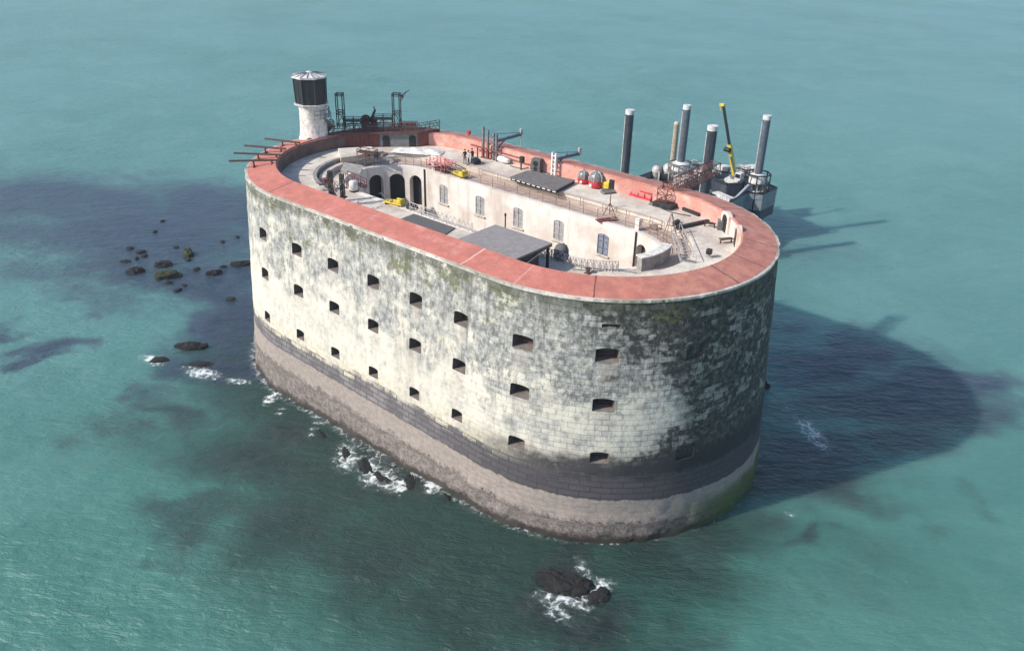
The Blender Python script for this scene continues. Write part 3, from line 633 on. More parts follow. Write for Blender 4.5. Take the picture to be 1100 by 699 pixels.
# ------------------------------------------------------------------ the white lookout tower
tw = thing('watchtower', (-28.5, .5, ZT-.3), 'round white lookout tower with black glazed head, standing on the fort rim', 'tower')
MB().lathe([(1.85, 0), (1.8, 1.6), (1.68, 1.9), (1.6, 2.6), (1.5, 5.0), (1.6, 5.3), (1.62, 5.6)], n=32).build('shaft', 'white_plaster', tw, smooth=True)
MB().lathe([(1.2, 5.55), (2.05, 5.6), (2.1, 5.75), (1.2, 5.76)], n=8, ph=pi/8).build('gallery', 'white_paint', tw)
MB().lathe([(1.82, 5.7), (1.94, 8.75)], n=8, ph=pi/8).build('lantern', 'black_panel', tw)
g = MB()
for k in range(8):
    a = pi/8+k*pi/4
    g.beam((1.85*cos(a), 1.85*sin(a), 5.76), (1.97*cos(a), 1.97*sin(a), 8.75), .07)
    a2 = a+pi/8; c2 = cos(pi/8); g.beam((1.83*c2*cos(a2), 1.83*c2*sin(a2), 5.76), (1.95*c2*cos(a2), 1.95*c2*sin(a2), 8.75), .04)
g.build('mullion', 'dark_blue', tw)
MB().lathe([(2.08, 8.7), (2.12, 8.9), (.5, 9.2), (.3, 9.3), (.1, 9.38)], n=8, ph=pi/8).build('roof', 'white_paint', tw)
g = MB()
for k in range(16):
    a = pi/8+k*pi/8; q = 2.08 if k % 2 == 0 else 1.93
    g.beam((q*cos(a), q*sin(a), 8.94), (.4*cos(a), .4*sin(a), 9.26), .06)
g.build('roof_rib', 'grey_metal', tw)
for a, z in ((R_(-55), 1.0), (R_(-20), 1.0)):
    n = Vector((cos(a), sin(a), 0)); t = Vector((-sin(a), cos(a), 0)); MB().plate(arch(.8, 1.6, .35), Vector((0, 0, .35))+n*1.83, t, n, -.02, .3).build('doorway', 'dark_mat', tw)
g = MB()
for z in (4.6, 5.1):
    for k in range(6):
        a0, a1 = R_(-30+k*20), R_(-10+k*20); g.tube((2.0*cos(a0), 2.0*sin(a0), z), (2.0*cos(a1), 2.0*sin(a1), z), .04)
for k in range(7):
    a0 = R_(-30+k*20); g.tube((2.0*cos(a0), 2.0*sin(a0), 4.1), (2.0*cos(a0), 2.0*sin(a0), 5.2), .035); g.beam((1.5*cos(a0), 1.5*sin(a0), 4.1), (2.05*cos(a0), 2.05*sin(a0), 4.1), .08)
g.build('balcony', 'grey_metal', tw)
g = MB(); pts = [Vector((cos(R_(10+12*k))*1.95, sin(R_(10+12*k))*1.95, 4.1-.34*k)) for k in range(11)]
for a_, b_ in zip(pts[:-1], pts[1:]): g.beam(a_, b_, .5, .07); g.tube(a_*1.12+Vector((0, 0, 1)), b_*1.12+Vector((0, 0, 1)), .03)
for a_ in pts: g.tube(a_*1.12, a_*1.12+Vector((0, 0, 1)), .025)
g.build('stair', 'grey_metal', tw)

# ------------------------------------------------------------------ things on the roof, far left
def truss(b, p, q, w, n, r=.05, up=(0, 0, 1)):
    "square lattice girder from p to q"
    p, q = Vector(p), Vector(q); d = (q-p).normalized(); x = d.cross(Vector(up))
    x = x.normalized() if x.length > .01 else Vector((1, 0, 0)); y = x.cross(d)
    cs = [x*w/2*i+y*w/2*j for i, j in ((-1, -1), (1, -1), (1, 1), (-1, 1))]
    for c in cs: b.tube(p+c, q+c, r, n=6)
    for k in range(n+1):
        o = p+(q-p)*k/n
        for i in range(4): b.tube(o+cs[i], o+cs[(i+1) % 4], r*.7, n=5)
        if k < n:
            o2 = p+(q-p)*(k+1)/n
            for i in range(4): b.tube(o+cs[i+(k % 2)-4], o2+cs[(i+1+(k % 2)) % 4 if k % 2 == 0 else i], r*.6, n=5)
    return b
def make_mast(loc, label, h, w, rz):
    o = thing('lattice_mast', loc, label, 'mast', rz, 'dark lattice masts on the red casemate')
    g = MB()
    for i, j in ((-1, -1), (1, -1), (1, 1), (-1, 1)): g.beam((i*w/2, j*w/2, 0), (i*w/2, j*w/2, h), .1)
    builds(g, 'post', 'black_metal', o)
    g = MB()
    for z in (h*.12, h*.42, h*.5, h-.06, h-.3):
        for a, c in (((-1, -1), (1, -1)), ((1, -1), (1, 1)), ((1, 1), (-1, 1)), ((-1, 1), (-1, -1))): g.beam((a[0]*w/2, a[1]*w/2, z), (c[0]*w/2, c[1]*w/2, z), .08)
    g.beam((-w/2, -w/2, h*.12), (w/2, -w/2, h*.42), .06); g.beam((w/2, w/2, h*.12), (-w/2, w/2, h*.42), .06); g.beam((w/2, -w/2, h*.12), (w/2, w/2, h*.42), .06)
    builds(g, 'brace', 'black_metal', o)
    return o
ZC = ZT+1.85
p = at(367, 138, ZC); make_mast((p.x, p.y, ZC), 'dark open lattice mast nearest the white tower', 4.3, .8, R_(35))
p = at(427, 139, ZC); mm = make_mast((p.x, p.y, ZC), 'dark lattice mast with a red lamp bracket, above the grey doors', 4.4, .85, R_(35))
g = MB().beam((.4, .2, 4.0), (1.4, .9, 4.6), .07).beam((.4, .2, 3.2), (1.1, .7, 4.4), .05); g.build('bracket', 'black_metal', mm)
MB().box((.65, .45, 3.9), (.25, .25, .45)).build('lamp', 'maroon', mm)
def railing(name, pts, label, mat, h=1.05, step=1.9, rails=(.5, 1.0), lattice=False, cat='railing', group=None, r=.035):
    pts = [Vector(p) for p in pts]; o = thing(name, pts[0], label, cat, group=group); o0 = pts[0]
    P = MB(); Rr = MB()
    for a, b_ in zip(pts[:-1], pts[1:]):
        n = max(1, round((b_-a).length/step))
        for k in range(n): P.tube(a-o0+(b_-a)*k/n, a-o0+(b_-a)*k/n+Vector((0, 0, h)), r*1.25, n=6)
        for q in rails: Rr.tube(a-o0+Vector((0, 0, h*q)), b_-o0+Vector((0, 0, h*q)), r, n=6)
        if lattice:
            m_ = max(2, round((b_-a).length/.55))
            for k in range(m_):
                u, v = a-o0+(b_-a)*k/m_, a-o0+(b_-a)*(k+1)/m_
                Rr.tube(u+Vector((0, 0, .06)), v+Vector((0, 0, h*.98)), r*.8, n=5); Rr.tube(v+Vector((0, 0, .06)), u+Vector((0, 0, h*.98)), r*.8, n=5)
    P.tube(pts[-1]-o0, pts[-1]-o0+Vector((0, 0, h)), r*1.25, n=6)
    builds(P, 'post', mat, o); Rr.build('rail', mat, o)
    return o
railing('railing', [(-27.2, 2.2, ZC), (-26.2, 3.0, ZC), (-23.2, 6.4, ZC), (-19.9, 9.7, ZC), (-19.3, 12.6, ZC)], 'dark railing round the casemate roof between the two lattice masts', 'rust_metal', rails=(.4, .7, 1), lattice=True, step=1.4)
# machinery heap on the casemate roof
p = at(397, 136, ZC); wn_ = thing('winch', (p.x, p.y, ZC), 'dark winch with raised black arm on the casemate roof', 'winch', R_(40))
MB().box((0, 0, .15), (1.9, 1.1, .3)).build('base', 'grey_metal', wn_)
MB().tube((-.5, -.5, .75), (-.5, .5, .75), .45, n=16).tube((-.5, -.55, .75), (-.5, -.5, .75), .6, n=16).tube((-.5, .5, .75), (-.5, .55, .75), .6, n=16).build('drum', 'rust_metal', wn_)
MB().box((.55, 0, .7), (.8, .8, .9)).build('motor', 'black_metal', wn_)
MB().beam((.2, 0, .9), (.75, .3, 2.0), .22).beam((.75, .3, 1.9), (.6, .3, 2.4), .12).build('arm', 'black_metal', wn_)
p = at(438, 139, ZC); rk = thing('equipment_rack', (p.x, p.y, ZC), 'low rusty equipment rack right of the second lattice mast', 'rack', R_(45))
g = MB()
for x in (-1.2, -.4, .4, 1.2):
    for y in (-.4, .4): g.beam((x, y, 0), (x, y, .9), .07)
for z in (.4, .88):
    for y in (-.4, .4): g.beam((-1.2, y, z), (1.2, y, z), .07)
g.build('frame', 'rust_metal', rk)
for k, x in enumerate((-.8, 0, .75)): MB().box((x, 0, .62), (.6, .55, .4)).build('box', 'maroon' if k else 'dark_mat', rk)

def bay(px, py, rz, h, label, mat, z=None):
    z = ZC if z is None else z; p = at(px, py, z); o = thing('scaffold_bay', (p.x, p.y, z), label, 'scaffolding', R_(rz)); g = MB()
    for x in (-1.1, 0, 1.1):
        for y in (-.45, .45): g.tube((x, y, 0), (x, y, h), .045)
    for q in (.35, .7, .97):
        for y in (-.45, .45): g.tube((-1.2, y, h*q), (1.2, y, h*q), .04)
        for x in (-1.1, 0, 1.1): g.tube((x, -.5, h*q), (x, .5, h*q), .035)
    for y in (-.45, .45): g.tube((-1.1, y, 0), (0, y, h*.7), .03); g.tube((1.1, y, 0), (0, y, h*.7), .03)
    g.build('frame', mat, o); MB().box((0, 0, h*.7+.06), (2.3, .95, .06), b=.01).build('board', 'dark_wood', o)
bay(380, 139, 45, 1.5, 'low dark scaffold bay right beside the lattice mast nearest the tower', 'black_metal')
bay(412, 138, 45, 1.7, 'rusty scaffold bay between the winch and the second lattice mast', 'rust_metal')
bay(350, 152, 60, 2.6, 'dark scaffold bay at the foot of the white tower', 'black_metal', ZT)
bay(395, 172, 20, 1.3, 'rusty scaffold bay above the courtyard arches', 'rust_metal', ZT)
# four rusty outrigger beams over the rim
tips = [((246, 172.5), (298, 171.5)), ((251, 164), (303, 166)), ((262.5, 156), (307, 159.5)), ((284.5, 148.5), (322, 153))]
for k, (a, c) in enumerate(tips):
    a = at(*a, H+.95); c = at(*c, H+1.0); o = thing('outrigger_beam', (c.x, c.y, H+.4), ('first', 'second', 'third', 'fourth')[k]+' dark rusty beam jutting over the left rim, counting from the camera side' , 'beam', group='rusty beams jutting over the left rim')
    l = (a-c); l.z = 0
    MB().beam((0, 0, .55), (l.x, l.y, .5), .19, .18).build('beam', 'dark_wood', o)
    g = MB(); u = l.normalized(); s_ = Vector((-u.y, u.x, 0))
    for q in (.12, .5): 
        e = u*l.length*q; zb = .05 if q < .2 else -.15
        g.beam((e.x, e.y, zb), (e.x, e.y, .5), .14); g.beam(Vector((e.x, e.y, zb+.05))-s_*.4, Vector((e.x, e.y, zb+.05))+s_*.4, .12)
    g.build('support', 'dark_wood', o)

# dead branches on the coping
for k, (px, py) in enumerate(((347, 199), (362, 206))):
    p = at(px, py, H+.55); o = MB(); rg = random.Random(k+3)
    def twig(a, d, l, r, dep):
        b_ = a+d*l; o.tube(a, b_, r, r*.6, n=5)
        if dep:
            for _ in range(3): twig(a+(b_-a)*rg.uniform(.4, 1), (d+Vector((rg.uniform(-.8, .8), rg.uniform(-.8, .8), rg.uniform(-.25, .3)))).normalized(), l*.62, r*.6, dep-1)
    for _ in range(4): twig(Vector((0, 0, .02)), Vector((rg.uniform(-1, 1), rg.uniform(-1, 1), .22)).normalized(), .85, .045, 2)
    w = o.build('dead_branch', 'twig'); w.location = p; tag(w, ('dark tangle of dead twigs on the red coping, further from the camera', 'thin bare branch lying on the red coping, nearer the camera')[k], 'branch', 'dead branches on the coping')

# lattice posts on the near left gallery
def make_post(loc, label):
    o = thing('lattice_post', loc, label, 'post', R_(20), 'twin lattice posts beside the courtyard'); g = MB(); truss(g, (0, 0, 0), (0, 0, 2.5), .32, 6, .05)
    g.build('shaft', 'black_metal', o); MB().box((0, 0, .05), (.7, .7, .1)).build('base_plate', 'rust_metal', o); return o
p1 = at(356, 209, ZT); lp = make_post(Vector((p1.x, p1.y, ZT)), 'short dark lattice post nearer the tower, by the red coping')
p2 = at(368.5, 212.5, ZT); dup(lp, (p2.x, p2.y, ZT), R_(20), 'short dark lattice post nearer the yellow cart, by the red coping')

# maroon stair frame, small grey roof and tank by the arches
o = thing('stair_frame', at(383, 203, ZG), 'maroon metal stair frame standing before the courtyard arches', 'stair frame', R_(35)); o.scale = (.62, .62, .7)
g = MB()
for x in (-1.6, -.5, .6, 1.7):
    for y in (-.6, .6): g.beam((x, y, 0), (x, y, 2.1-.35*x), .09)
for y in (-.6, .6):
    g.beam((-1.7, y, 2.6), (1.8, y, 1.45), .09); g.beam((-1.7, y, 1.3), (1.8, y, .5), .08); g.beam((-1.6, y, .1), (.6, y, 1.9), .06); g.beam((1.7, y, .1), (-.5, y, 2.0), .06)
g.build('frame', 'maroon', o)
g = MB()
for k in range(9): g.box((-1.4+k*.37, 0, 1.25-k*.1), (.3, 1.2, .06), b=.01)
g.build('tread', 'rust_metal', o)
o = thing('lean_to', at(379, 193, ZG), 'small grey pitched lean-to roof on white posts left of the arches', 'lean-to', R_(30)); o.scale = (.75, .75, .75)
MB().add([(-1.5, -.9, 1.45), (1.5, -.9, 1.2), (1.5, .9, 1.9), (-1.5, .9, 2.2), (-1.5, -.9, 1.55), (1.5, -.9, 1.3), (1.5, .9, 2.0), (-1.5, .9, 2.3)], [(0, 1, 2, 3), (4, 5, 6, 7), (0, 1, 5, 4), (1, 2, 6, 5), (2, 3, 7, 6), (3, 0, 4, 7)]).build('roof', 'concrete_lip', o)
g = MB()
for x, y, h in ((-1.3, -.75, 1.48), (1.3, -.75, 1.28), (1.3, .75, 1.9), (-1.3, .75, 2.1)): g.beam((x, y, 0), (x, y, h), .1)
builds(g, 'post', 'white_paint', o)
o = thing('water_tank', at(380, 206, ZG), 'dirty white upright tank with rusty foot near the arches', 'tank'); o.scale = (.7, .7, .7)
MB().lathe([(.62, .3), (.68, .4), (.68, 1.5), (.55, 1.7), (.2, 1.8)], n=20).build('body', 'white_paint', o, smooth=True); MB().lathe([(.5, 0), (.75, .3)], n=12).build('foot', 'rust_metal', o)

# yellow carts
def make_cart(loc, rz, label):
    o = thing('yellow_cart', loc, label, 'cart', rz, 'yellow carts on the fort terrace')
    MB().box((0, 0, .26), (2.3, .95, .12), b=.04).box((.55, .3, .5), (.9, .22, .4), b=.06).box((.55, -.3, .5), (.9, .22, .4), b=.06).box((1.0, 0, .55), (.14, .8, .5), b=.04).beam((-.9, .3, .35), (-.2, -.3, .42), .3, .14).build('body', 'yellow_paint', o)
    MB().box((-.5, .1, .38), (.7, .5, .14)).box((.5, 0, .4), (.5, .3, .2)).build('load', 'dark_mat', o)
    for x in (-.85, .85):
        for y in (-.4, .4): MB().tube((x, y-.04, .1), (x, y+.04, .1), .1, n=12).build('wheel', 'black_metal', o)
    MB().tube((-1.1, 0, .5), (-1.75, 0, .95), .04).tube((-1.75, -.3, .95), (-1.75, .3, .95), .035).build('handle', 'grey_metal', o)
    return o
yc = make_cart(at(424, 220, ZG), R_(10), 'yellow cart on the pale gallery in front of the courtyard arches')
dup(yc, at(494, 189, ZG+.1), R_(-12), 'yellow cart on the broken paving above the white courtyard front')

# ------------------------------------------------------------------ near gallery: mat, flat roofed shelter, railings, buoy
q = [at(*c, ZG+.05) for c in ((424, 238), (444.7, 230), (488.7, 245), (470, 258))]
c0 = sum(q, Vector())/4; o = MB().prism([(p.x-c0.x, p.y-c0.y) for p in q], -.06, .02).build('ground_mat', 'dark_mat'); o.location = (c0.x, c0.y, ZG+.08)
tag(o, 'dark grey oblong mat lying on the gallery beside the red coping', 'mat')
zr = ZG+2.3; q = [at(532.7, 240.8, zr), at(592.8, 261.2, zr)]
x0, x1, y1 = q[0].x, q[1].x, (q[0].y+q[1].y)/2; y0 = y1-5.2
sh = thing('shelter', ((x0+x1)/2, (y0+y1)/2, ZG), 'flat grey roofed dark shelter tucked behind the near red coping', 'shelter'); w, d = x1-x0, y1-y0
MB().box((0, 0, 2.22), (w, d, .16), b=.02).build('roof', 'grey_roof', sh)
g = MB()
for y in (-d/2+.04, d/2-.04): g.box((0, y, 2.06), (w-.04, .1, .17), b=.01)
for x in (-w/2+.04, w/2-.04): g.box((x, 0, 2.06), (.1, d-.2, .17), b=.01)
g.build('fascia', 'black_metal', sh)
for x in (-w/2+.25, 0, w/2-.25):
    MB().beam((x, d/2-.25, -.02), (x, d/2-.25, 2.05), .2).build('post', 'black_metal', sh)
MB().box((-.2, -d/2+3.2, 1.1), (w-.9, .12, 1.9), b=.01).build('back_wall', 'dark_wood', sh); MB().box((w/2-.45, -.2, 1.1), (.12, d-2.2, 1.7), b=.01).build('side_wall', 'dark_wood', sh)
MB().beam((w/2-.3, d/2-.3, 1.9), (w/2-.3, -d/2+1.2, 1.1), .12).build('brace', 'pale_metal', sh)
p = at(585, 250, ZG); o = thing('signal_post', (p.x-.5, -6.2, ZG), 'thin black post standing behind the grey shelter roof', 'post'); MB().tube((0, 0, 0), (0, 0, 3.0), .06).build('shaft', 'black_metal', o); MB().box((0, 0, 3.05), (.16, .16, .3)).build('lamp', 'black_metal', o)
o = thing('mooring_drum', at(602.5, 278.5, ZG), 'dark round-topped drum standing by the lattice railing', 'drum'); MB().lathe([(.62, 0), (.68, .15), (.66, .95), (.5, 1.3), (.2, 1.45)], n=20).build('body', 'dark_mat', o, smooth=True); MB().lathe([(.72, .35), (.74, .4), (.72, .45)], n=20).build('hoop', 'rust_metal', o)
def edge(s0, s1, r, z, n): return [(*plan(s0+(s1-s0)*i/n, r)[0], z) for i in range(n+1)]
railing('railing', edge(24.3, L1+R0*R_(48), 5.75, ZG, 12), 'pale diamond lattice railing beside the dark drum and shelter', 'pale_metal', .95, lattice=True, step=2.0, r=.04)
railing('railing', edge(9.0, 17.6, 5.75, ZG, 5), 'thin pale railing along the mat, left of the grey shelter', 'pale_metal', 1.0, step=1.7, lattice=True, r=.03)
railing('railing', edge(L1+R0*R_(100), L1+A1+L1-1.2, 5.75, ZG, 14), 'long rusty railing along the top of the white courtyard front', 'rail_metal', 1.1, step=2.1, r=.03)
railing('railing', edge(L1+A1-3, L1+A1+L1-6, 7.9, ZG, 9), 'rusty railing along the edge of the raised white deck', 'rail_metal', .9, step=2.6, r=.028)
railing('railing', edge(2*L1+A1+3, 2*L1+A1*1.5, 5.75, ZG, 8), 'grey railing curving above the courtyard arches', 'grey_metal', 1.0, step=1.6, r=.028)

# ------------------------------------------------------------------ far terrace: deck platform, davits, cabins, ramps
def quad_at(pts, z): return [at(a, b_, z) for a, b_ in pts]
q = quad_at(((548, 190), (567.4, 183), (618, 193.5), (597, 204.5)), ZT+.4); c0 = sum(q, Vector())/4
st = thing('low_stage', (c0.x, c0.y, ZT), 'low dark grey stage with white-edged black skirt on the far terrace', 'stage')
loc = [(p.x-c0.x, p.y-c0.y) for p in q]
MB().prism(loc, .3, .42).build('deck', 'tarmac_strip', st); MB().prism([(x*.985, y*.97) for x, y in loc], -.02, .298).build('skirt', 'black_panel', st)
a, b_ = Vector((*loc[0], .2)), Vector((*loc[3], .2)); u = (b_-a).normalized(); nn = Vector((u.y, -u.x, 0)); g = MB()
for k in range(9): g.beam(a+u*(.3+k*.72)+nn*.02, a+u*(.75+k*.72)+nn*.02, .06, .1)
g.build('trim', 'white_paint', st)
def make_davit(loc, rz, label, mat, h, l, pole_mat, up_):
    o = thing('davit', loc, label, 'davit', rz, 'davits along the far parapet')
    g = MB().beam((-.3, 0, 0), (-.3, 0, h), .22).beam((.3, 0, 0), (.3, 0, h), .22)
    for k in range(5): g.beam((-.3, 0, .4+k*h*.18), (.3, 0, .4+k*h*.18), .1)
    g.build('mast', pole_mat, o)
    g = MB().beam((0, 0, h*.72), (0, l, h*.72+up_), .26, .32); g.build('boom', mat, o)
    g = MB().beam((0, .1, h*.4), (0, l*.5, h*.72+.4), .12).tube((0, .1, h), (0, l*.95, h*.72+up_+.2), .04); builds(g, 'brace', mat, o)
    MB().box((0, l, h*.72+up_+.3), (.3, .3, .7)).beam((0, l, h*.72+up_), (0, l, h*.72-1.2), .06).build('sheave', 'pale_metal', o)
    return o
p = at(536, 171.5, ZT); dv = make_davit((p.x, 11.7, ZT), R_(-14), 'blue-grey davit boom reaching over the far parapet beside the twin posts', 'blue_grey', 3.2, 3.7, 'grey_metal', .35)
make_davit((-.6, 11.7, ZT), R_(-14), 'davit with white ladder mast beside the red cabins', 'blue_grey', 2.7, 3.6, 'white_paint', .15)
p = at(525, 169, ZT); o = thing('twin_post', (p.x, 11.6, ZT), 'pair of tall dark posts with rust feet at the far parapet', 'posts'); g = MB().beam((-.3, 0, 1.2), (-.3, 0, 3.7), .24).beam((.35, .1, 1.2), (.35, .1, 3.4), .2).beam((.35, .1, 3.3), (1.8, .4, 1.5), .08); g.build('post', 'grey_metal', o)
MB().beam((-.3, 0, 0), (-.3, 0, 1.2), .27).beam((.35, .1, 0), (.35, .1, 1.2), .25).beam((-.6, 0, .06), (.8, .1, .06), .3, .12).build('foot', 'maroon', o)
p = at(540, 166, ZT+1); o = thing('long_boom', (p.x, p.y-.6, ZT), 'long rusty horizontal bar on a stub along the far parapet', 'bar', R_(0))
MB().beam((-4.6, .15, 1.35), (3.6, -.1, 1.35), .14).build('bar', 'maroon', o); MB().beam((-3.5, .1, 0), (-3.5, .1, 1.4), .12).beam((3.3, 0, 0), (3.3, 0, 1.4), .14).build('stub', 'rust_metal', o); MB().box((3.5, -.1, 1.25), (.5, .4, .7)).build('lamp', 'black_metal', o)
p = at(580, 184, ZT); o = thing('loudspeaker', (p.x, 11.6, ZT), 'dark grey box loudspeaker leaning by the far parapet', 'loudspeaker', R_(15)); MB().box((0, 0, .85), (1.1, .8, 1.5)).build('cabinet', 'dark_mat', o); MB().tube((0, -.42, 1.1), (0, -.405, 1.1), .32, n=20).tube((0, -.42, .5), (0, -.405, .5), .25, n=20).build('cone', 'black_metal', o); MB().box((0, 0, .05), (1.2, .9, .1)).build('plinth', 'rust_metal', o)
p = at(543, 173.5, ZT); o = thing('covered_boat', (p.x, p.y-.4, ZT), 'small white covered dinghy-shaped bundle under the davit', 'bundle', R_(-15)); MB().lathe([(.25, 0), (1.0, .25), (.95, .6), (.5, .85), (.1, .9)], n=16).build('cover', 'sheet_cloth', o, smooth=True); o.scale = (1.25, .6, .9); MB().tube((-1, 0, .3), (1, 0, .3), .05).build('tie', 'dark_mat', o)
def make_cabin(loc, rz, label, k=1.):
    o = thing('cabin', loc, label, 'cabin', rz, 'red and clear lift cabins'); o.scale = (k, k, k)
    MB().lathe([(.55, 0), (.85, .2), (.98, .55), (1.0, 1.0)], n=20).build('base', 'red_paint', o, smooth=True)
    MB().lathe([(.97, 1.0), (.98, 1.35), (.88, 1.75), (.62, 2.05), (.3, 2.15)], n=20).build('dome', 'dome_glass', o, smooth=True)
    g = MB()
    for i in range(6):
        a = i*pi/3; pr = [(1.0, 1.0), (1.01, 1.35), (.91, 1.75), (.64, 2.07), (.2, 2.2)]
        g.path([(r*cos(a), r*sin(a), z) for r, z in pr], .055)
    g.build('frame', 'pale_metal', o)
    MB().beam((-.2, -1.0, .45), (.2, -1.0, .45), .02, .32).box((0, -.97, .5), (.36, .1, .36)).build('hatch', 'white_paint', o)
    MB().tube((0, 0, 2.1), (0, 0, 2.5), .06).build('hanger', 'grey_metal', o)
    return o
p = at(626.5, 197, ZT); cb0 = make_cabin((p.x, p.y, ZT), .2, 'smaller red and clear round lift cabin nearer the davit', .68)
p = at(640, 201.5, ZT); c2 = dup(cb0, (p.x, p.y, ZT), -.2, 'larger red and clear round lift cabin beside the yellow generator'); c2.scale = (.84, .84, .82)
p = at(654, 203.5, ZT); o = thing('generator', (p.x, p.y, ZT), 'small yellow and black generator right of the red cabins', 'generator', .2); MB().box((-.3, 0, .5), (.8, .7, .7)).build('body', 'yellow_paint', o); MB().box((.4, 0, .65), (.6, .6, 1.1)).build('engine', 'black_metal', o); MB().box((0, 0, .08), (1.7, .9, .14)).build('skid', 'grey_metal', o)
g = MB(); pts = [at(658, 203, ZT+.08), at(668, 204, ZT+.08), at(676, 207, ZT+.08), at(684, 211, ZT+.08)]; c0 = pts[0]; g.path([p-c0 for p in pts], .1); o = g.build('hose', 'black_metal'); o.location = c0; tag(o, 'black hose trailing right from the yellow generator along the parapet', 'hose')
for k, (pa, pb) in enumerate((((640, 215), (660, 205.5)), ((692, 230), (717, 215.5)))):
    a = at(*pa, ZG+.1); b_ = at(*pb, ZT+.1); u = (b_-a); o = thing('ramp', b_, ('dark plank ramp leading down from the yellow generator', 'dark plank ramp leading down from the footbridge')[k], 'ramp', group='plank ramps across the deck step')
    e = a-b_; m_ = e*.62; m_.z = 0
    MB().beam(e+Vector((0, 0, .05)), m_+Vector((0, 0, .04)), 1.0, .08).beam(m_, (0, 0, .0), 1.0, .08).build('plank', 'tarmac_strip', o)
    s_ = Vector((-e.y, e.x, 0)).normalized()*.48
    g = MB()
    for sg in (-1, 1): g.beam(m_+s_*sg+Vector((0, 0, .08)), s_*sg+Vector((0, 0, .08)), .07)
    g.build('kerb', 'grey_metal', o)
# bright pink-red frame leaning on the parapet
o = thing('pallet_frame', at(687, 213.5, ZT), 'bright pink-red open frame leaning on the far parapet', 'frame', R_(-3)); g = MB()
for z, dy in ((.2, 0), (.75, .25), (1.3, .5)): g.beam((-1.3, dy, z), (1.3, dy, z), .15)
for x in (-1.25, -.4, .4, 1.25): g.beam((x, 0, .05), (x, .55, 1.35), .14)
g.build('slat', 'red_paint', o); MB().beam((-1.3, .1, .05), (1.3, .1, .05), .2).build('foot', 'pink_paint', o)
# tripod by the courtyard front
o = thing('tripod', at(654.5, 231, ZG), 'rusty tripod with upright pole above the white courtyard front', 'tripod'); MB().tube((0, 0, .1), (0, 0, 2.2), .045).build('pole', 'rust_metal', o)
for a in (0, 2.1, 4.2): MB().beam((cos(a)*.75, sin(a)*.75, 0), (0, 0, 1.3), .06).build('leg', 'rust_metal', o)
o = thing('fallen_door', at(652, 236, ZG+.1), 'dark red board lying at the foot of the tripod', 'board', R_(62)); MB().box((0, 0, .03), (2.3, .8, .08)).build('board', 'maroon', o); MB().box((0, 0, .09), (2.3, .1, .04)).build('batten', 'rust_metal', o)
# dark beams on the right terrace
for k, (a, b_, lab) in enumerate((((734, 224), (751.5, 231), 'short black beam lying by the parapet below the footbridge'), ((727, 245), (761, 237.5), 'long black beam lying on the right terrace before the stair head'), ((724, 240.5), (729, 237.5), 'stub of black timber behind the long beam'))):
    a = at(*a, ZT+.15); b_ = at(*b_, ZT+.15); o = MB().beam(Vector((0, 0, .02)), b_-a+Vector((0, 0, .02)), .36, .3).build('timber_beam', 'black_metal'); o.location = a; tag(o, lab, 'beam', 'black beams on the right terrace')
# footbridge reaching out over the water
fb = thing('footbridge', (13.6, 11.9, ZT), 'rusty lattice footbridge rising outward over the far parapet towards the barge', 'footbridge')
g = MB(); truss(g, (0, -.1, .1), (0, -.1, 1.9), 1.1, 3, .05); g.build('tower', 'rust_metal', fb)
g = MB(); truss(g, (0, .4, 1.55), (.2, 9.8, 1.95), 1.25, 11, .055); g.build('span', 'rust_metal', fb)
g = MB()
for k in range(34): g.beam((-.5, .5+k*.275, 1.0+k*.0118), (.55, .5+k*.275, 1.0+k*.0118), .1, .05)
g.build('walkway', 'dark_wood', fb)
MB().box((.25, -.3, .25), (2.2, 1.3, .5)).build('base', 'black_metal', fb)
# gangway lying across the right end, bench, boxes
A_, B_, C_, D_ = (at(*c, z_) for c, z_ in (((721, 248), ZT+.12), ((731.5, 281), ZT-.15), ((747, 284), ZT-.15), ((729.5, 247), ZT+.12)))
o = thing('gangway', A_, 'pale metal gangway frame lying across the right end of the terrace', 'gangway')
g = MB()
for a, b_ in ((A_, B_), (D_, C_)):
    g.beam(a-A_, b_-A_, .12)
    for k in range(7): 
        e = a+(b_-a)*k/6-A_; g.tube(e, e+Vector((0, 0, .75)), .03, n=5)
    g.tube(a-A_+Vector((0, 0, .75)), b_-A_+Vector((0, 0, .75)), .035, n=5)
for k in range(12): g.beam(A_+(B_-A_)*k/11-A_, D_+(C_-D_)*k/11-A_, .05)
g.build('frame', 'pale_metal', o); MB().beam(B_-A_+Vector((0, 0, .1)), C_-A_+Vector((0, 0, .1)), .3).build('end_bar', 'grey_metal', o)
pa = at(719, 252, ZT); o = thing('a_frame', (pa.x, pa.y, ZT-.1), 'thin rusty pointed frame standing at the head of the gangway', 'frame'); MB().beam((-.5, -.3, 0), (0, 0, 2.3), .08).beam((.6, .3, 0), (0, 0, 2.3), .08).beam((.1, -.8, 0), (0, 0, 2.3), .07).build('leg', 'rail_metal', o); MB().beam((-.3, -.15, 1.0), (.33, .17, 1.0), .06).build('crossbar', 'rust_metal', o)
p = at(761, 276.5, ZT); o = thing('camera_stand', (p.x, p.y, ZT), 'small grey stand with black box alone on the right terrace', 'stand'); MB().box((0, 0, .55), (.45, .4, .5)).build('box', 'black_metal', o); MB().tube((0, 0, 0), (0, 0, .4), .06).lathe([(.4, 0), (.3, .08)], n=10).build('foot', 'pale_metal', o)
o = thing('crate', at(777.5, 246.5, ZT), 'dark grey crate standing between the two stair heads', 'crate', .5); MB().box((0, 0, .42), (1.3, .8, .8)).build('body', 'dark_mat', o); MB().box((0, 0, .86), (1.36, .86, .08)).build('lid', 'grey_metal', o)
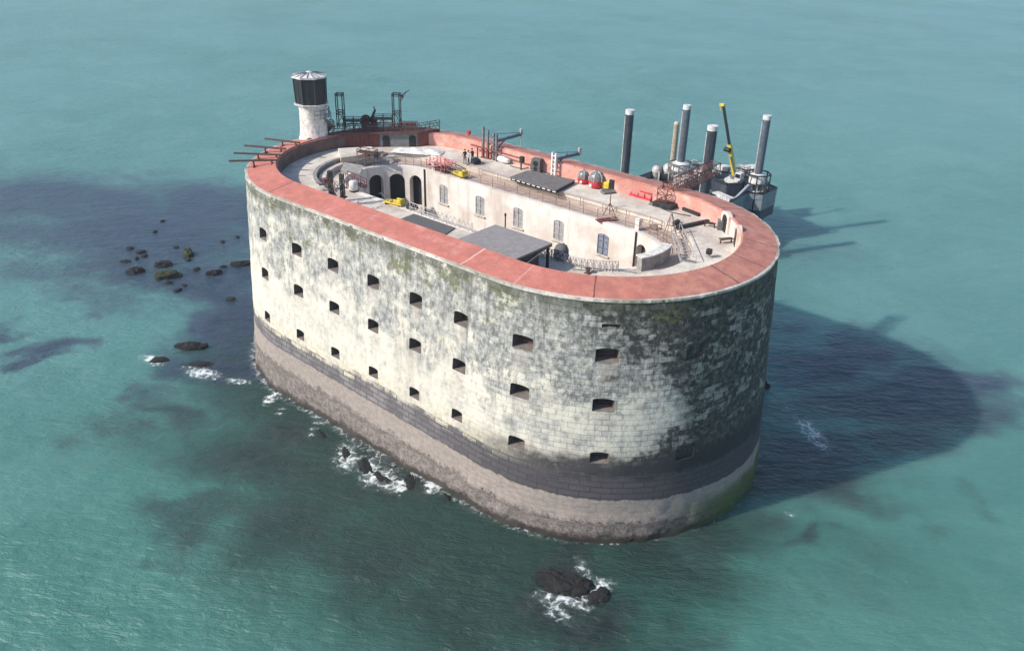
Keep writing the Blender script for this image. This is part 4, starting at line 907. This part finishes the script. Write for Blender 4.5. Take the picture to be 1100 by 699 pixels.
o = thing('stool', at(762, 244, ZT), 'low dark bench left of the first stair head', 'bench', .3); MB().box((0, 0, .4), (1.1, .4, .1)).build('seat', 'black_metal', o); builds(MB().beam((-.45, 0, 0), (-.45, 0, .36), .1).beam((.45, 0, 0), (.45, 0, .36), .1), 'leg', 'black_metal', o)
o = thing('bench', at(779.5, 261, ZT), 'brown bench beside the second stair head', 'bench', 1.0); MB().box((0, 0, .42), (1.3, .45, .1)).build('seat', 'dark_wood', o); builds(MB().beam((-.55, 0, 0), (-.55, 0, .38), .1).beam((.55, 0, 0), (.55, 0, .38), .1), 'leg', 'rust_metal', o)
o = thing('bollard', at(631.5, 293.5, ZG), 'small dark bollard on the near gallery close to the red coping', 'bollard'); MB().lathe([(.22, 0), (.16, .1), (.15, .32), (.26, .4), (.24, .48)], n=14).build('body', 'dark_wood', o); MB().box((0, 0, .02), (.6, .5, .05)).build('base', 'rust_metal', o)
p = at(443, 224, ZG); o = thing('rope_coil', p, 'dark coil of rope at the foot of the last courtyard arch', 'rope'); g = MB()
for k in range(4):
    r = .62-.05*k; g.path([(r*cos(i*pi/8), r*sin(i*pi/8)*.9, .06+.11*k) for i in range(17)], .07)
g.build('coil', 'black_metal', o)
p = at(503.5, 144.5, H+.3); o = thing('marker_lamp', (p.x, p.y, H+.3), 'small red box lamp standing on the far rim', 'lamp'); MB().box((0, 0, .25), (.42, .4, .42)).build('housing', 'red_paint', o); MB().tube((0, 0, -.2), (0, 0, .1), .1).build('foot', 'rust_metal', o)
# white sheets on the far left terrace
for k, (px, py, sx, sy) in enumerate(((443, 163, 2.4, 1.0), (459, 164, 2.0, .9))):
    bm = bmesh.new(); bmesh.ops.create_grid(bm, x_segments=24, y_segments=16, size=1)
    for v in bm.verts:
        e = max(abs(v.co.x), abs(v.co.y)); v.co = Vector((v.co.x*sx*(1+.1*noise.noise((v.co.y*2, k, 0))), v.co.y*sy, max(.02, .5*(1-e**2.2)*(.75+.5*noise.noise((v.co.x*1.6+k*5, v.co.y*1.6, 3)))+.08*noise.noise((v.co.x*6, v.co.y*6, k)))))
    me = bpy.data.meshes.new('tarpaulin'); bm.to_mesh(me); bm.free(); me.materials.append(M['sheet_cloth'])
    for f in me.polygons: f.use_smooth = True
    o = bpy.data.objects.new('tarpaulin', me); C.objects.link(o); o.location = at(px, py, ZT+.02); o.rotation_euler = (0, 0, R_(30)); sm = o.modifiers.new('thick', 'SOLIDIFY'); sm.thickness = .02
    tag(o, ('white tarpaulin heaped on the far terrace below the grey casemate doors', 'smaller white tarpaulin heap nearer the standing people')[k], 'tarpaulin', 'white tarpaulins on the far terrace')
# red debris frames behind the left pier
o = thing('scaffold_stack', at(473, 181, ZG+.2), 'stack of pinkish scaffold frames behind the left end of the white front', 'scaffolding', R_(-10)); g = MB()
for k in range(5):
    y = -1+.5*k
    for x in (-1.5, 0, 1.5): g.beam((x, y, 0), (x+.2, y, 1.0+.15*(k % 2)), .08)
    g.beam((-1.5, y, .9), (1.6, y, .95), .08); g.beam((-1.5, y, .1), (1.6, y, .9), .06)
g.build('frame', 'pink_paint', o); MB().box((0, 0, .2), (3, 1.6, .12)).build('board', 'rust_metal', o)
o = thing('tool_chest', at(491.5, 159, ZT), 'black tool chest by the far parapet left of the people', 'chest', .4); MB().box((0, 0, .5), (1.0, .7, .9)).build('body', 'black_metal', o); MB().box((0, 0, 1.0), (1.06, .76, .1)).build('lid', 'dark_mat', o)
o = thing('equipment_bag', at(511, 175.5, ZT), 'black equipment bag on the deck beside the people', 'bag', .2); MB().lathe([(.3, 0), (.62, .12), (.6, .42), (.3, .6)], n=14).build('body', 'dark_cloth', o, smooth=True); MB().path([(-.3, 0, .5), (-.1, 0, .72), (.15, 0, .72), (.3, 0, .5)], .035).build('handle', 'dark_mat', o)

def cable(pts, z, label, mat='black_metal', r=.05):
    ps = [at(*q, z) for q in pts]; c0 = ps[0]; q = []
    for i in range(len(ps)-1):
        p0, p1, p2, p3 = ps[max(0, i-1)], ps[i], ps[i+1], ps[min(len(ps)-1, i+2)]
        for k in range(5):
            u = k/5; q.append(.5*((2*p1)+(p2-p0)*u+(2*p0-5*p1+4*p2-p3)*u*u+(3*p1-p0-3*p2+p3)*u**3)-c0)
    q.append(ps[-1]-c0); o = MB().path(q, r).build('cable', mat); o.location = c0; tag(o, label, 'cable')
cable(((548, 178), (560, 181), (575, 180), (590, 187)), ZT+.06, 'thin black cable lying across the deck behind the dark stage')
cable(((700, 213), (708, 222), (722, 228), (742, 232)), ZT+.06, 'thin dark cable curving over the deck from the footbridge foot')
cable(((615, 289), (640, 291), (660, 290), (684, 293)), ZG+.06, 'thin grey cable along the near gallery below the lattice railing', 'grey_metal', .035)
for k, (px, py, sz, mt, lab) in enumerate(((517, 184, (.9, .6, .5), 'dark_mat', 'dark crate right of the yellow cart on the courtyard edge'), (527, 187, (1.4, .5, .25), 'pink_paint', 'long pinkish box lying on the broken paving'), (572, 199, (.7, .6, .4), 'pale_stone', 'pale block on the paving before the dark stage'),
                                              (609, 208, (1.2, .4, .25), 'rust_metal', 'rusty long box by the corner of the dark stage'), (684, 236, (1.5, .4, .22), 'pale_metal', 'pale plank box above the courtyard drainpipe'), (702, 246, (.7, .7, .35), 'rail_metal', 'rusty low box on the paving near the gangway'), (352, 196, (.9, .7, .4), 'maroon', 'maroon box on the left terrace behind the red coping'), (413, 168, (1.0, .35, .3), 'rail_metal', 'rusty box on the kerb above the arches'))):
    o = thing('crate', at(px, py, ZT if py < 184 or px < 360 else ZG), lab, 'box', k*.7); MB().box((0, 0, sz[2]/2), sz).build('body', mt, o); MB().box((0, 0, sz[2]+.02), (sz[0]*1.05, sz[1]*1.05, .05), b=.01).build('lid', mt, o)
# ------------------------------------------------------------------ people (about seventeen pixels tall)
def person(loc, rz, label, cols, arm=0., lean=0., stride=.12):
    V = {'pelvis': ((0, 0, .95), .13), 'waist': ((0, .01+lean*.3, 1.12), .12), 'chest': ((0, .02+lean*.7, 1.34), .145), 'neck': ((0, .02+lean, 1.5), .058), 'chin': ((0, -.005+lean, 1.57), .07), 'skull': ((0, .01+lean, 1.68), .098), 'crown': ((0, .015+lean, 1.75), .07), 'nose': ((0, -.1+lean, 1.635), .022)}
    E_ = [('pelvis', 'waist'), ('waist', 'chest'), ('chest', 'neck'), ('neck', 'chin'), ('chin', 'skull'), ('skull', 'crown'), ('skull', 'nose')]
    for s_, n in ((-1, 'l'), (1, 'r')):
        f = stride*s_; a = arm if s_ > 0 else 0
        for k, co, r in (('sh', (s_*.17, .02+lean*.8, 1.41), .07), ('el', (s_*.25, .03-.22*a+lean, 1.14+.06*a), .045), ('wr', (s_*.25, -.05-.38*a+lean, .92+.3*a), .032), ('ha', (s_*.24, -.08-.46*a+lean, .83+.36*a), .04),
                         ('th', (s_*.09, .0, .9), .095), ('kn', (s_*.1, -f*.55-.02, .5), .06), ('an', (s_*.1, -f+.03, .09), .042), ('to', (s_*.12, -f-.15, .045), .04)): V[k+n] = (co, r)
        E_ += [('chest', 'sh'+n), ('sh'+n, 'el'+n), ('el'+n, 'wr'+n), ('wr'+n, 'ha'+n), ('pelvis', 'th'+n), ('th'+n, 'kn'+n), ('kn'+n, 'an'+n), ('an'+n, 'to'+n)]
    bm = bmesh.new(); sk = bm.verts.layers.skin.verify(); vv = {}
    for k, (co, r) in V.items():
        v = bm.verts.new(co); v[sk].radius = (r, r); v[sk].use_root = k == 'pelvis'; vv[k] = v
    for a, b_ in E_: bm.edges.new((vv[a], vv[b_]))
    me = bpy.data.meshes.new('body'); bm.to_mesh(me); bm.free(); tmp = bpy.data.objects.new('body', me); C.objects.link(tmp)
    tmp.modifiers.new('skin', 'SKIN').use_smooth_shade = True; sb = tmp.modifiers.new('sub', 'SUBSURF'); sb.levels = sb.render_levels = 1
    dg = bpy.context.evaluated_depsgraph_get(); m2 = bpy.data.meshes.new_from_object(tmp.evaluated_get(dg), depsgraph=dg); tmp.data = m2; tmp.modifiers.clear()
    m2.materials.clear()
    for c in ('skin', cols[0], cols[1], 'fur'): m2.materials.append(M[c])
    for p in m2.polygons:
        z, x = p.center.z, abs(p.center.x)
        p.material_index = 3 if z < .09 else 2 if z < .98 and x < .2 else 1 if (z < 1.5 and not (x > .2 and z < .95+.3*arm)) else 0
        p.use_smooth = True
    root = thing('person', loc, label, 'person', rz, 'people standing on the far terrace'); tmp.parent = root
    hb = MB().lathe([(.1, 1.66), (.108, 1.72), (.085, 1.78), (.03, 1.81)], (0, .02+lean, 0), n=14).build('hair', 'fur', root, smooth=True)
    return root
person(at(499.5, 176.5, ZT), R_(60), 'person in dark clothes standing at left of the group by the davit', ('dark_cloth', 'dark_cloth'), .3)
person(at(503.5, 178, ZT), R_(-40), 'person in pale top and dark trousers standing between two others', ('sheet_cloth', 'dark_cloth'), .8, -.05)
person(at(507.5, 176, ZT), R_(-100), 'person in dark jacket standing at right of the group beside the bag', ('dark_cloth', 'blue_grey'), .9, -.1)

# ------------------------------------------------------------------ the jack-up barge moored behind
legs = [(at(677, 118, 21), 21, 'leg_steel_shaded', .62), (at(766, 135, 21), 21, 'leg_steel_shaded', .7), (at(738.5, 113, 20), 20, 'leg_steel_lit', .62), (at(824.5, 124, 20), 20, 'leg_steel_lit', .6)]  # near legs coloured dark for shade, far pair lighter as if lit
bc = Vector((-5.5, 54.5, 0)); bar = thing('jackup_barge', bc, 'blue-grey jack-up barge on four round legs behind the fort', 'barge')
corn = [(-15.8, 44), (-9, 43.2), (-2, 43.2), (1.6, 44.6), (1.0, 59.5), (3.2, 60.5), (3.4, 65.0), (-1, 67.0), (-13, 66.6), (-15.5, 64)]
cl = [(x-bc.x, y-bc.y) for x, y in corn]; DZ = 7.4
MB().prism(cl, 4.0, 5.6).build('keel', 'dark_blue', bar); MB().prism([(x*1.003, y*1.003) for x, y in cl], 5.61, DZ-.02).build('hull', 'hull_grey', bar); MB().prism([(x*.97, y*.97) for x, y in cl], DZ-.019, DZ+.06).build('deck', 'deck_grey', bar)
g = MB()
for a, b_ in zip(cl, cl[1:]+cl[:1]):
    a3, b3 = Vector((*a, DZ)), Vector((*b_, DZ)); g.beam(a3+Vector((0, 0, .45)), b3+Vector((0, 0, .45)), .16, .95)
g.build('bulwark', 'hull_grey', bar)
g = MB()
for a, b_ in zip(cl, cl[1:]+cl[:1]): g.beam(Vector((*a, DZ+.95)), Vector((*b_, DZ+.95)), .3, .16)
g.build('fender', 'black_metal', bar)
def slab(pts, th, name, mat):
    "thick plate through world points"
    ps = [Vector(q)-bc for q in pts]; n = (ps[1]-ps[0]).cross(ps[2]-ps[0]).normalized()*th; k = len(ps)
    return MB().add(ps+[q+n for q in ps], [tuple(range(k)), tuple(range(k, 2*k))[::-1]]+[(i, (i+1) % k, k+(i+1) % k, k+i) for i in range(k)]).build(name, mat, bar)
wp = [at(x, y, 7.5) for x, y in ((758, 197), (767, 206), (780, 211), (793, 210), (797, 206))]
g = MB(); gr = MB()
for a, b_ in zip(wp[:-1], wp[1:]):
    g.beam(a-bc+Vector((0, 0, .9)), b_-bc+Vector((0, 0, .9)), .25, 1.9); gr.beam(a-bc+Vector((0, 0, 1.95)), b_-bc+Vector((0, 0, 1.95)), .5, .22)
w_ = g.build('well_wall', 'dark_blue', bar); gr.build('rim', 'black_metal', w_)
slab((at(784, 217, 7.5), at(797, 226, 4.6), at(806, 222, 4.6), at(804, 197, 9.6)), .3, 'bow_plate', 'sunlit_blue')  # sunlight on this hull face is put into its paler colour
for k, (p, zt, mt, r) in enumerate(legs):
    lo = p-bc; lx, ly = lo.x, lo.y
    lg = MB().tube((lx, ly, -5), (lx, ly, zt-.65), r, n=20).build('leg', mt, bar, smooth=True)
    MB().tube((lx, ly, zt-.65), (lx, ly, zt), r*1.06, n=20).build('cap', 'white_paint', lg, smooth=True)
    g = MB()
    g.beam((lx-r*.82, ly-r*.58, 9), (lx-r*.82, ly-r*.58, zt-1), .12)
    g.build('rack', 'pale_metal', lg)
    jh = MB().box((lx, ly, DZ+.5), (2.7, 2.7, 1.0)).lathe([(r+.75, DZ+2.1), (r+.85, DZ+2.3), (r+.7, DZ+3.3), (r+.1, DZ+3.6)], (lx, ly, 0), n=16).build('jack_house', 'white_paint', bar)
    g = MB(); w = 1.7; zb, ztop = (DZ-3.0, DZ+3.7) if k == 3 else (DZ, DZ+3.4)
    cs = [(lx+w*1.12*cos(pi/8+i*pi/4), ly+w*1.12*sin(pi/8+i*pi/4)) for i in range(8)]
    for i in range(8):
        a, b_ = cs[i], cs[(i+1) % 8]; g.beam((*a, zb), (*a, ztop), .16)
        for zq in (zb+.2, DZ+1.0, DZ+2.2, ztop-.08): g.beam((*a, zq), (*b_, zq), .18 if zq > ztop-.2 else .12)
    for i in (0, 2, 4, 6): g.beam((*cs[i], DZ), (*cs[i+1], DZ+2.2), .1)
    g.build('cage', 'black_metal' if k != 2 else 'grey_metal', jh)
    g = MB()
    for a in range(6): g.tube((lx+(r+.45)*cos(a*pi/3), ly+(r+.45)*sin(a*pi/3), DZ+1), (lx+(r+.45)*cos(a*pi/3), ly+(r+.45)*sin(a*pi/3), DZ+2.2), .2, n=10)
    builds(g, 'jack', 'pale_metal', jh)
# yellow crane
cbs = at(789, 190, DZ+1.2); cr = thing('crane', (cbs.x, cbs.y, DZ+.06), 'yellow telescopic crane with dark raised jib on the barge deck', 'crane')
MB().box((0, 0, .45), (2.4, 2.2, .9)).build('base', 'white_paint', cr); MB().lathe([(.7, .9), (.7, 1.4)], n=16).build('turntable', 'grey_metal', cr); MB().box((.9, -.2, 1.5), (1.0, 1.2, 1.2)).build('cab', 'white_paint', cr); MB().box((.9, -.85, 1.65), (.8, .06, .6)).build('window', 'glass_dark', cr)
tip = at(777, 114, 20.0); T_ = Vector((tip.x-cbs.x, tip.y-cbs.y, 20.0-DZ)); T_ = T_*1.0; B0 = Vector((0, 0, 1.2)); m1 = B0+(T_-B0)*.46
MB().beam(B0, m1, .52, .58).build('boom', 'yellow_paint', cr); MB().beam(m1-(T_-B0)*.02, T_, .32, .34).build('jib', 'black_metal', cr)
MB().tube(B0+Vector((.5, -.5, 0)), B0+(T_-B0)*.3+Vector((.1, -.45, 0)), .16).build('ram', 'grey_metal', cr); MB().tube(m1+Vector((-.6, -.2, -.8)), m1+Vector((.4, -.4, -.8)), .38, n=14).build('hose_reel', 'black_metal', cr)
MB().box(T_+Vector((-.2, 0, .1)), (.8, .45, .4)).tube(T_+Vector((-.4, 0, 0)), T_+Vector((-.4, 0, -.9)), .05).build('head', 'yellow_paint', cr)
# pile, tanks and cabins on deck
pt = at(727, 133, 16.5); pl = thing('timber_pile', (pt.x, pt.y, DZ+.06), 'pale weathered round pile left of the barge leg', 'pile'); MB().tube((0, 0, 0), (0, 0, 16.5-DZ), .5, .42, n=16).build('shaft', 'pile_wood', pl, smooth=True); MB().lathe([(.46, 16.4-DZ), (.3, 16.75-DZ)], n=16).build('cap', 'pale_stone', pl)
def tank(px, py, label, r, h):
    p = at(px, py, DZ+.1); o = thing('deck_tank', p, label, 'tank', group='pale tanks on the barge deck'); MB().lathe([(r*.9, 0), (r, .1), (r, h*.8), (r*.7, h), (.1, h*1.08)], n=18).build('shell', 'pale_metal', o, smooth=True); MB().lathe([(r*1.03, h*.4), (r*1.05, h*.43), (r*1.03, h*.46)], n=18).build('band', 'grey_metal', o); MB().tube((0, 0, h), (0, 0, h*1.25), .12).build('vent', 'grey_metal', o)
tank(705, 190, 'pale domed tank at the left of the barge deck', .8, 1.8); tank(717, 190, 'larger pale tank close left of the caged barge leg', .9, 2.1)
def container(px, py, sz, rz, mt, label):
    p = at(px, py, DZ+.1); o = thing('deck_container', p, label, 'container', rz, 'white containers on the barge deck'); MB().box((0, 0, sz[2]/2), sz).build('body', mt, o); g = MB()
    for k in range(int(sz[0]/.5)): g.box((-sz[0]/2+.3+k*.5, -sz[1]/2-.02, sz[2]/2), (.12, .06, sz[2]*.85), b=.01)
    g.build('rib', 'pale_metal', o); MB().box((sz[0]/2+.02, 0, sz[2]*.45), (.06, sz[1]*.5, sz[2]*.75), b=.01).build('door', 'grey_metal', o)
container(750, 196, (4.5, 2.2, 2.2), .2, 'white_paint', 'long white container behind the footbridge'); container(803, 190, (2.4, 2.0, 2.0), .1, 'white_paint', 'short white container beside the crane base'); container(735, 201, (3.2, 2.0, 1.8), .1, 'pale_metal', 'pale grey container below the caged barge leg'); container(777, 213, (3.8, 1.2, .55), -.35, 'white_paint', 'low white locker at the barge edge nearest the fort')

def reel(px, py, label):
    o = thing('cable_reel', at(px, py, DZ+.1), label, 'reel', .6); MB().tube((-.7, 0, .9), (.7, 0, .9), .55, n=16).build('drum', 'black_metal', o); MB().tube((-.8, 0, .9), (-.7, 0, .9), .9, n=18).tube((.7, 0, .9), (.8, 0, .9), .9, n=18).build('flange', 'pale_metal', o)
reel(712, 196, 'white-flanged cable reel on the left of the barge deck'); reel(757, 190, 'white-flanged cable reel behind the footbridge end')
for k, (px, py, rz, lab) in enumerate(((726, 188, .2, 'pale tubular frame left of the caged barge leg'), (747, 188, .1, 'pale tubular frame right of the caged barge leg'), (796, 193, -.1, 'pale tubular frame beside the crane'))): bay(px, py, R_(rz), 2.4, lab, 'pale_metal', DZ+.08)
container(776, 188, (2.0, 1.6, 1.6), .1, 'white_paint', 'small white deck house left of the crane base')
# ------------------------------------------------------------------ rocks breaking the surface
def rock(px, py, sx, sy, sz, rz, label, mt='rock', seed=0, group=None, up_=0.):
    bm = bmesh.new(); bmesh.ops.create_icosphere(bm, subdivisions=4 if sx > 1.2 else 3, radius=1)
    for v in bm.verts:
        n = v.co.normalized(); c_ = Vector((seed*3.7, seed, 0)); d = 1+.3*noise.fractal(n*1.3+c_, .9, 2, 3)+.09*noise.noise(n*6+c_); cl_ = noise.voronoi(n*2.2+c_)[0]; d -= .28*max(0, .35-(cl_[1]-cl_[0]))
        v.co = Vector((n.x*sx*d, n.y*sy*d, n.z*sz*d))
    me = bpy.data.meshes.new('rock'); bm.to_mesh(me); bm.free(); me.materials.append(M[mt])
    o = bpy.data.objects.new('rock', me); C.objects.link(o); o.location = at(px, py, 0)+Vector((0, 0, up_)); o.rotation_euler = (0, 0, rz); tag(o, label, 'rock', group)
small = 'small dark rock of the loose cluster breaking the water left of the fort'; G = 'small dark rocks left of the fort'
for k, (px, py, w) in enumerate(((139.5, 267, .75), (151, 271, .85), (155, 275, .7), (135, 281, .75), (166.5, 249.5, .5), (189, 266, .5), (203, 280, .35), (239, 260, .5), (240, 287, .5), (211, 289.5, .65), (247.6, 321.6, .75), (191, 312, .7), (198, 307, .5), (174.7, 238, .4), (147, 278, .5), (181, 304, .6), (171, 300, .5), (255, 255, .4))):
    rock(px, py, w*1.05, w*.72, .27, k*1.3, small, 'rock', k+10, G, .02)
rock(146, 292, 1.25, .9, .6, 1, 'flat dark rock at the left of the loose cluster, in front of the mossy ones', 'rock', 1, None, .05)
rock(176, 285, 1.35, .85, .7, .8, 'dark rock just behind the large mossy rock', 'rock', 2, None, .08)
rock(180, 297, 1.75, 1.05, .8, .9, 'largest mossy green rock of the loose cluster', 'weedy_rock', 3, None, .1)
rock(202, 273.5, 1.4, .9, .75, -.4, 'mossy rock right of the loose cluster', 'weedy_rock', 4, None, .08)
rock(230, 294, 1.3, .65, .5, 1.0, 'long low dark rock midway between the mossy rocks and the fort', 'rock', 5, None, .05)
rock(259, 284, 1.7, .75, .5, .9, 'flat dark rock close to the left wall of the fort', 'rock', 6, None, .05)
rock(207, 373, 2.0, .75, .7, .75, 'oblong black slab of rock with foam in front of it', 'rock', 7, None, .1)
rock(171.5, 387, 1.0, .65, .4, .9, 'black rock ringed by foam left of the slab', 'rock', 8, None, 0)
rock(215, 391, 1.5, .6, .3, .75, 'low wave-washed rock in front of the black slab', 'rock', 9, None, -.05)
rock(604, 626, 2.2, 1.5, .8, .2, 'large dark rock awash in the sea in front of the fort', 'rock', 31, None, -.22)
rock(620, 631, 1.5, 1.1, .6, .8, 'brown wave-washed rock leaning against the large dark rock', 'rock', 37, None, -.1)
rock(645, 640, 1.3, .8, .42, 1.5, 'low rock under foam at the right of the large dark rock', 'rock', 35, None, -.12)
rock(820, 414, .8, .6, .7, 0, 'small black rock at the right edge of the fort', 'rock', 33)
for k, (px, py, w) in enumerate(((372, 488, 1.2), (392, 500, 1.5), (410, 512, 1.3), (441, 517, 1.5), (480, 533, .9), (345, 466, 1.1))):
    rock(px, py, w*1.25, w*.5, .34, 2.45+.3*(k % 3), 'dark rock awash at the foot of the near wall', 'rock', 50+k, 'rocks awash at the wall foot', -.23)

# ------------------------------------------------------------------ thin sea haze over the whole scene
hz = MB().box((0, 0, 21.5), (5900, 5900, 58), b=0)
hm = bpy.data.materials.new('sea_haze'); hm.use_nodes = True; hn = hm.node_tree; hn.nodes.remove(hn.nodes['Principled BSDF'])
pv = hn.nodes.new('ShaderNodeVolumePrincipled'); pv.inputs['Color'].default_value = (.74, .88, 1, 1); pv.inputs['Density'].default_value = .00024; pv.inputs['Anisotropy'].default_value = .2
hn.links.new(pv.outputs[0], hn.nodes['Material Output'].inputs['Volume'])
ho = hz.build('haze', hm); tag(ho, kind='stuff')
